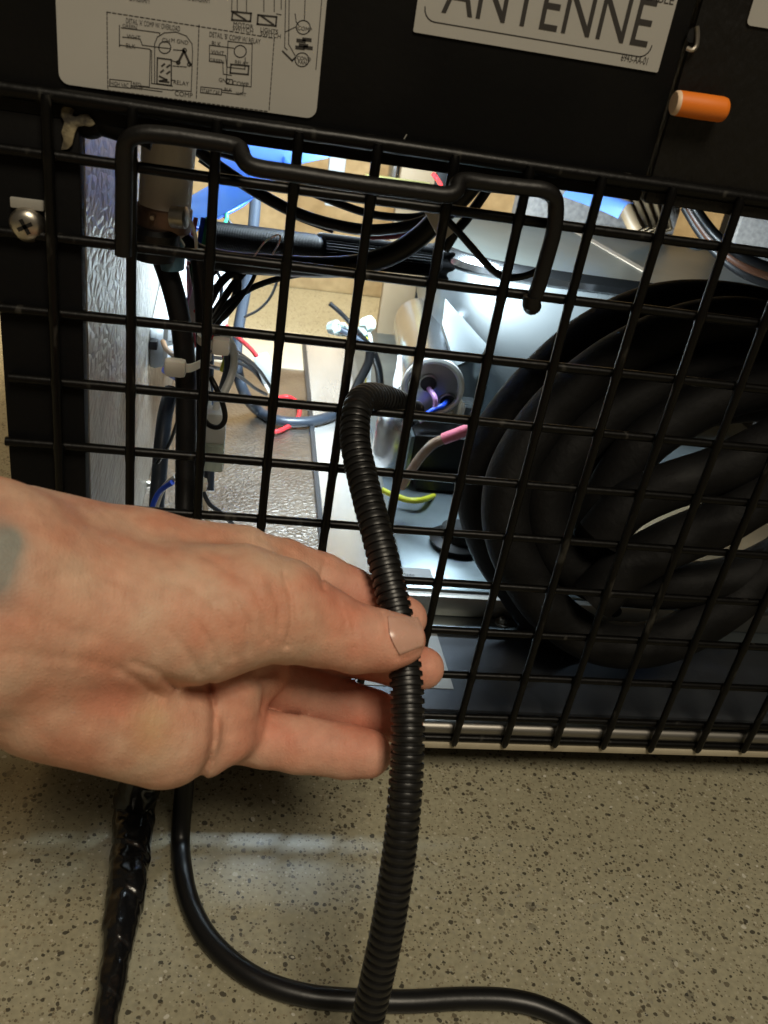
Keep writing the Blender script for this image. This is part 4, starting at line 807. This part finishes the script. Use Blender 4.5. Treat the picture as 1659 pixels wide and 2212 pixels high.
# ================================================================== HAND
def hand():
    h = .032
    lo = np.array([-5.4, -1.1, 7.7]); hi = np.array([1.25, 4.1, 12.95])
    n = np.ceil((hi - lo) / h).astype(int)
    X, Y, Z = np.meshgrid(*(np.arange(n[k], dtype=np.float32) * h + lo[k] for k in range(3)), indexing='ij')
    X, Y, Z = X.astype(np.float32), Y.astype(np.float32), Z.astype(np.float32)
    def J(u, v, d, r): return np.array([(u - 829.5) * d / FPX, (v - 1106) * d / FPX, d]), r * d / FPX
    def cone(G, a, b, flat=None):
        (p, ra), (q, rb) = a, b; X, Y, Z = G
        d = q - p; L2 = float(d @ d)
        t = np.clip(((X - p[0]) * d[0] + (Y - p[1]) * d[1] + (Z - p[2]) * d[2]) / L2, 0, 1)
        dz = Z - (p[2] + t * d[2])
        if flat: dz = dz * flat
        return np.sqrt((X - (p[0] + t * d[0])) ** 2 + (Y - (p[1] + t * d[1])) ** 2 + dz ** 2) - (ra + (rb - ra) * t)
    def smin(a, b, k):
        hh = np.clip(.5 + .5 * (b - a) / k, 0, 1); return b + (a - b) * hh - k * hh * (1 - hh)
    W = J
    def chain(G, js, k=.06):
        o = None
        for a, b in zip(js, js[1:]):
            c = cone(G, a, b); o = c if o is None else smin(o, c, k)
        return o
    groove = [  # polylines over the palm side: (points, depth, width)
        ([(452, 1478), (462, 1540), (460, 1600), (448, 1650), (425, 1700)], .06, .04),
        ([(360, 1468), (420, 1490), (480, 1492), (540, 1474), (590, 1446)], .05, .07),
        ([(742, 1328), (750, 1362), (748, 1402)], .030, .018), ([(760, 1335), (768, 1368), (765, 1400)], .028, .018), ([(728, 1335), (733, 1370)], .018, .016),
        ([(612, 1238), (628, 1290), (632, 1340), (618, 1395)], .045, .03), ([(585, 1262), (602, 1310), (604, 1360)], .03, .028), ([(545, 1268), (572, 1320), (575, 1382)], .03, .03),
        ([(500, 1285), (535, 1345), (540, 1410)], .03, .032), ([(455, 1300), (490, 1350), (505, 1420)], .03, .034), ([(410, 1330), (450, 1380), (470, 1440)], .028, .036),
        ([(365, 1360), (405, 1410), (430, 1455)], .028, .036), ([(330, 1250), (400, 1262), (470, 1300)], .02, .05), ([(440, 1200), (500, 1235), (560, 1262)], .02, .04),
        ([(702, 1212), (694, 1245), (697, 1272)], .045, .022), ([(712, 1216), (706, 1250)], .02, .016), ([(560, 1160), (590, 1178), (640, 1200)], .02, .03),
        ([(250, 1445), (300, 1470), (345, 1510)], .03, .04), ([(285, 1430), (340, 1450), (380, 1490)], .03, .035), ([(0, 1320), (120, 1350), (240, 1390)], .018, .08), ([(0, 1410), (130, 1420), (260, 1440)], .02, .07),
        ([(100, 1250), (200, 1240), (300, 1270)], .02, .06), ([(640, 1540), (660, 1580), (655, 1640)], .016, .03), ([(690, 1450), (700, 1490), (695, 1530)], .016, .025),
        ([(826, 1326), (836, 1358), (846, 1392), (858, 1420)], .030, .020), ([(858, 1420), (885, 1418), (912, 1404)], .025, .018), ([(828, 1324), (865, 1316), (905, 1326)], .018, .016),
    ]
    def field(G, detail=True):
        X, Y, Z = G
        palm = None
        for a, b, fl in (((W(-420, 1300, 8.2, 285)), W(-60, 1300, 9.0, 268), 1.25), (W(-60, 1300, 9.0, 262), W(110, 1330, 9.7, 235), 1.3),
                     (W(60, 1215, 9.75, 165), W(300, 1222, 10.35, 118), 1.0), (W(300, 1222, 10.35, 116), W(520, 1222, 10.95, 86), 1.0),
                     (W(100, 1300, 10.0, 150), W(540, 1320, 11.25, 92), 1.0), (W(110, 1400, 10.0, 150), W(540, 1440, 11.25, 84), 1.0), (W(120, 1500, 9.9, 130), W(500, 1570, 11.05, 78), 1.0),
                     (W(110, 1478, 9.55, 158), W(355, 1578, 10.25, 122), 1.0),
                     (W(150, 1330, 9.35, 175), W(420, 1332, 9.95, 148), 1.0)):
            c = cone(G, a, b, fl); palm = c if palm is None else smin(palm, c, .22)
        th = chain(G, [W(400, 1332, 9.9, 148), W(520, 1312, 10.08, 134), W(606, 1320, 10.22, 113), W(690, 1352, 10.38, 86), W(768, 1379, 10.48, 73), W(830, 1384, 10.56, 64), W(866, 1383, 10.6, 54)], .10)
        o = smin(palm, th, .16)
        # soft web between thumb and index
        o = smin(o, cone(G, W(480, 1240, 10.6, 70), W(600, 1262, 10.8, 50)), .18)
        for f in ([W(520, 1222, 10.95, 84), W(610, 1228, 11.3, 64), W(695, 1252, 11.55, 57), W(750, 1276, 11.68, 53), W(810, 1303, 11.72, 50), W(876, 1336, 11.6, 47)],
                  [W(540, 1320, 11.25, 84), W(640, 1368, 11.7, 60), W(730, 1402, 11.95, 55), W(850, 1430, 11.9, 50), W(914, 1443, 11.7, 46)],
                  [W(540, 1440, 11.5, 74), W(620, 1482, 11.75, 60), W(690, 1504, 11.85, 58), W(800, 1540, 11.9, 51), W(868, 1560, 11.75, 47)],
                  [W(500, 1580, 11.25, 66), W(570, 1596, 11.25, 61), W(645, 1608, 11.28, 61), W(745, 1622, 11.3, 58), W(793, 1628, 11.28, 53)]):
            c = chain(G, f, .07); o = np.where(X > (560 - 829.5) * 11 / FPX, smin(o, c, .035), smin(o, c, .10))
        flap = smin(cone(G, W(500, 1492, 10.72, 66), W(486, 1588, 10.72, 62)), cone(G, W(486, 1588, 10.72, 62), W(440, 1610, 10.6, 70)), .06)
        o = smin(o, smin(palm, flap, .12), .02)
        if detail:
            iu = X / Z * FPX + 829.5; iv = Y / Z * FPX + 1106
            for pts, dp, wd in groove:
                dd = None
                for (a, b), (c, d) in zip(pts, pts[1:]):
                    ex_, ey_ = c - a, d - b; t = np.clip(((iu - a) * ex_ + (iv - b) * ey_) / (ex_ * ex_ + ey_ * ey_), 0, 1)
                    q = (iu - a - t * ex_) ** 2 + (iv - b - t * ey_) ** 2; dd = q if dd is None else np.minimum(dd, q)
                wp = wd * FPX / 10.5; front = 1 / (1 + np.exp((Z - 11.75) * 8)) if pts[0][0] < 690 or pts[0][0] > 700 else 1.0
                o = o + dp * np.exp(-dd / (wp * wp)) * front * (Z < 12.2)
        return o
    D = np.empty(X.shape, np.float32)
    step = 24
    for i in range(0, X.shape[0], step):
        g = (X[i:i + step], Y[i:i + step], Z[i:i + step]); d0 = field(g, False)
        D[i:i + step] = d0
    near = np.abs(D) < .35
    D[near] = field((X[near], Y[near], Z[near]), True)
    # surface nets
    S = D < 0; nx, ny, nz = D.shape
    cs = np.zeros((nx - 1, ny - 1, nz - 1), np.int8)
    for a in (0, 1):
        for b in (0, 1):
            for c in (0, 1): cs += S[a:nx - 1 + a, b:ny - 1 + b, c:nz - 1 + c]
    act = (cs > 0) & (cs < 8); idx = np.full(act.shape, -1, np.int64); ii = np.argwhere(act); idx[act] = np.arange(len(ii))
    acc = np.zeros((len(ii), 3)); cnt = np.zeros(len(ii))
    cor = [(a, b, c) for a in (0, 1) for b in (0, 1) for c in (0, 1)]
    for a in cor:
        for k in range(3):
            if a[k]: continue
            b = list(a); b[k] = 1
            va = D[ii[:, 0] + a[0], ii[:, 1] + a[1], ii[:, 2] + a[2]]; vb = D[ii[:, 0] + b[0], ii[:, 1] + b[1], ii[:, 2] + b[2]]
            m = (va < 0) != (vb < 0); t = np.where(m, va / np.where(m, va - vb, 1), 0)
            p = np.array(a, float) + t[:, None] * (np.array(b) - np.array(a)); acc += p * m[:, None]; cnt += m
    V = (ii + acc / cnt[:, None]) * h + lo
    F = []
    for k in range(3):
        s0 = [slice(1, -1)] * 3; s0[k] = slice(0, -1); s1_ = [slice(1, -1)] * 3; s1_[k] = slice(1, None)
        A, B = S[tuple(s0)], S[tuple(s1_)]; e = np.argwhere(A != B)
        off = [1, 1, 1]; off[k] = 0; e = e + off
        k1, k2 = (k + 1) % 3, (k + 2) % 3
        def g(d1, d2):
            q = e.copy(); q[:, k1] -= d1; q[:, k2] -= d2; return idx[q[:, 0], q[:, 1], q[:, 2]]
        F.append(np.stack([g(0, 0), g(1, 0), g(1, 1), g(0, 1)], 1))
    F = np.concatenate(F); F = F[(F >= 0).all(1)]
    # relax slightly
    for it in range(3):
        s_ = np.zeros_like(V); c_ = np.zeros(len(V))
        for a, b in ((0, 1), (1, 2), (2, 3), (3, 0)):
            np.add.at(s_, F[:, a], V[F[:, b]]); np.add.at(s_, F[:, b], V[F[:, a]]); np.add.at(c_, F[:, a], 1); np.add.at(c_, F[:, b], 1)
        V = V + .45 * (s_ / np.maximum(c_, 1)[:, None] - V)
    U = V[:, 0] / V[:, 2] * FPX + 829.5; VV = V[:, 1] / V[:, 2] * FPX + 1106
    world = O + V[:, :1] * EX + V[:, 1:2] * EY + V[:, 2:] * EZ
    return world, F, U, VV, V, field
hw, hf, hu, hv, hc, hfield = hand()
def skin():
    m = bpy.data.materials.new('skin'); m.use_nodes = True; nt = m.node_tree; b = nt.nodes['Principled BSDF']; N = nt.nodes.new
    g = N('ShaderNodeNewGeometry'); at = N('ShaderNodeVertexColor'); at.layer_name = 'complexion'
    n1 = N('ShaderNodeTexNoise'); n1.inputs['Scale'].default_value = 60; n1.inputs['Detail'].default_value = 5; nt.links.new(g.outputs['Position'], n1.inputs[0])
    n2 = N('ShaderNodeTexNoise'); n2.inputs['Scale'].default_value = 210; n2.inputs['Detail'].default_value = 4; nt.links.new(g.outputs['Position'], n2.inputs[0])
    r1 = N('ShaderNodeValToRGB'); e = r1.color_ramp.elements; e[0].position = .34; e[0].color = (.98, .74, .66, 1); e[1].position = .66; e[1].color = (1.06, 1.12, 1.10, 1); nt.links.new(n1.outputs[0], r1.inputs[0])
    mu = N('ShaderNodeMixRGB'); mu.blend_type = 'MULTIPLY'; mu.inputs[0].default_value = 1; nt.links.new(at.outputs[0], mu.inputs[1]); nt.links.new(r1.outputs[0], mu.inputs[2])
    r2 = N('ShaderNodeMapRange'); r2.inputs[3].default_value = .80; r2.inputs[4].default_value = 1.18; nt.links.new(n2.outputs[0], r2.inputs[0])
    m2 = N('ShaderNodeMixRGB'); m2.blend_type = 'MULTIPLY'; m2.inputs[0].default_value = 1; nt.links.new(mu.outputs[0], m2.inputs[1]); nt.links.new(r2.outputs[0], m2.inputs[2])
    nt.links.new(m2.outputs[0], b.inputs['Base Color'])
    b.inputs['Roughness'].default_value = .58; b.inputs['Specular IOR Level'].default_value = .30
    b.inputs['Subsurface Weight'].default_value = .06; b.inputs['Subsurface Radius'].default_value = (1, .3, .15); b.inputs['Subsurface Scale'].default_value = .0035
    v = N('ShaderNodeTexVoronoi'); v.feature = 'DISTANCE_TO_EDGE'; v.inputs['Scale'].default_value = 900; nt.links.new(g.outputs['Position'], v.inputs['Vector'])
    bp = N('ShaderNodeBump'); bp.inputs['Strength'].default_value = .35; bp.inputs['Distance'].default_value = .0005; nt.links.new(v.outputs['Distance'], bp.inputs['Height'])
    b2 = N('ShaderNodeBump'); b2.inputs['Strength'].default_value = .25; b2.inputs['Distance'].default_value = .0012; nt.links.new(n2.outputs[0], b2.inputs['Height']); nt.links.new(bp.outputs[0], b2.inputs['Normal'])
    mp = N('ShaderNodeMapping'); mp.inputs['Scale'].default_value = (1, .22, .22); mp.inputs['Rotation'].default_value = (0, .25, 0); nt.links.new(g.outputs['Position'], mp.inputs[0])
    n3 = N('ShaderNodeTexNoise'); n3.inputs['Scale'].default_value = 420; n3.inputs['Detail'].default_value = 3; nt.links.new(mp.outputs[0], n3.inputs[0])
    b3 = N('ShaderNodeBump'); b3.inputs['Strength'].default_value = .35; b3.inputs['Distance'].default_value = .0010; nt.links.new(n3.outputs[0], b3.inputs['Height']); nt.links.new(b2.outputs[0], b3.inputs['Normal'])
    nt.links.new(b3.outputs[0], b.inputs['Normal'])
    return m
ps = thing('person', atd(300, 1400, 10.2), 'bare left hand and wrist pinching the black corrugated conduit', 'person')
me = bpy.data.meshes.new('body'); ctr = hw.mean(0)
me.from_pydata([tuple(q) for q in (hw - ctr) * P], [], [tuple(int(i) for i in f) for f in hf]); me.update()
bm = bmesh.new(); bm.from_mesh(me); bmesh.ops.recalc_face_normals(bm, faces=bm.faces)
for f in bm.faces: f.smooth = True
bm.to_mesh(me); bm.free()
base = np.array([.60, .365, .262]); redd = np.array([.60, .24, .18])
def bl(u0, v0, su, sv): return np.exp(-((hu - u0) / su) ** 2 - ((hv - v0) / sv) ** 2)
red = np.clip((hu - 640) / 260, 0, 1) * .55 + .45 * bl(640, 1580, 180, 90) + .35 * bl(250, 1500, 70, 50) + .4 * bl(760, 1270, 120, 60) - .5 * bl(500, 1330, 160, 90)
red = np.clip(red, 0, 1)
colr = base * (1 - red[:, None]) + redd * red[:, None]
tat = np.clip(bl(-20, 1210, 60, 90) * 1.3 + bl(30, 1170, 25, 30) * .5, 0, .75)[:, None]; colr = colr * (1 - tat) + np.array([.12, .19, .19]) * tat
yl = (bl(325, 1570, 45, 60) * .28)[:, None]; colr = colr * (1 - yl) + np.array([.50, .38, .13]) * yl
ca = me.color_attributes.new('complexion', 'FLOAT_COLOR', 'POINT')
ca.data.foreach_set('color', np.c_[colr, np.ones(len(colr))].astype(np.float32).ravel())
me.materials.append(skin()); ob = bpy.data.objects.new('body', me); COL.objects.link(ob); ob.location = Vector(ctr) * P; attach(ob, ps)
# thumb nail, laid on the skin
def surf(u, v):
    best = None; ds = np.arange(9.4, 11.2, .004); gx = (u - 829.5) * ds / FPX; gy = (v - 1106) * ds / FPX
    f = hfield((gx.astype(np.float64), gy, ds), True); k = int(np.argmax(f < 0)) if (f < 0).any() else int(np.argmin(f)); return ds[k]
cn = [(838, 1330), (903, 1333), (914, 1396), (864, 1414)]          # root top, tip top, tip bottom, root bottom
nm = MB(); NU, NV = 10, 12; top = []
for i in range(NU + 1):
    for j in range(NV + 1):
        s, t = i / NU, j / NV
        q = (np.array(cn[0]) * (1 - s) + np.array(cn[1]) * s) * (1 - t) + (np.array(cn[3]) * (1 - s) + np.array(cn[2]) * s) * t
        q = q + np.array([-1.0, .3]) * 7 * math.sin(math.pi * t) * (1 - s) + np.array([1.0, .1]) * 7 * math.sin(math.pi * t) * s
        d = surf(*q); top.append((q, d))
dd = np.array([d for _, d in top]).reshape(NU + 1, NV + 1)
for _ in range(6):
    k = np.pad(dd, 1, mode='edge'); dd = (k[:-2, 1:-1] + k[2:, 1:-1] + k[1:-1, :-2] + k[1:-1, 2:] + 2 * dd) / 6
for side in (0, 1):
    for i in range(NU + 1):
        for j in range(NV + 1):
            q = top[i * (NV + 1) + j][0]; bul = .026 * math.sin(math.pi * j / NV) + .015
            nm.v.append(tuple(atd(q[0], q[1], dd[i, j] - bul + side * .05)))
N_ = (NU + 1) * (NV + 1)
for i in range(NU):
    for j in range(NV):
        k = i * (NV + 1) + j; nm.f.append((k, k + 1, k + NV + 2, k + NV + 1)); nm.f.append((N_ + k, N_ + k + NV + 1, N_ + k + NV + 2, N_ + k + 1))
for i in range(NU):
    for j in (0, NV): k = i * (NV + 1) + j; nm.f.append((k, k + NV + 1, N_ + k + NV + 1, N_ + k))
for j in range(NV):
    for i in (0, NU): k = i * (NV + 1) + j; nm.f.append((k, k + 1, N_ + k + 1, N_ + k))
M['nail'] = mat('thumb_nail', (.63, .37, .285), .26, var=(160, (.60, .34, .26), .3), sss=.15, coat=.3)
nm.build('thumb_nail', 'nail', ps, angle=70)
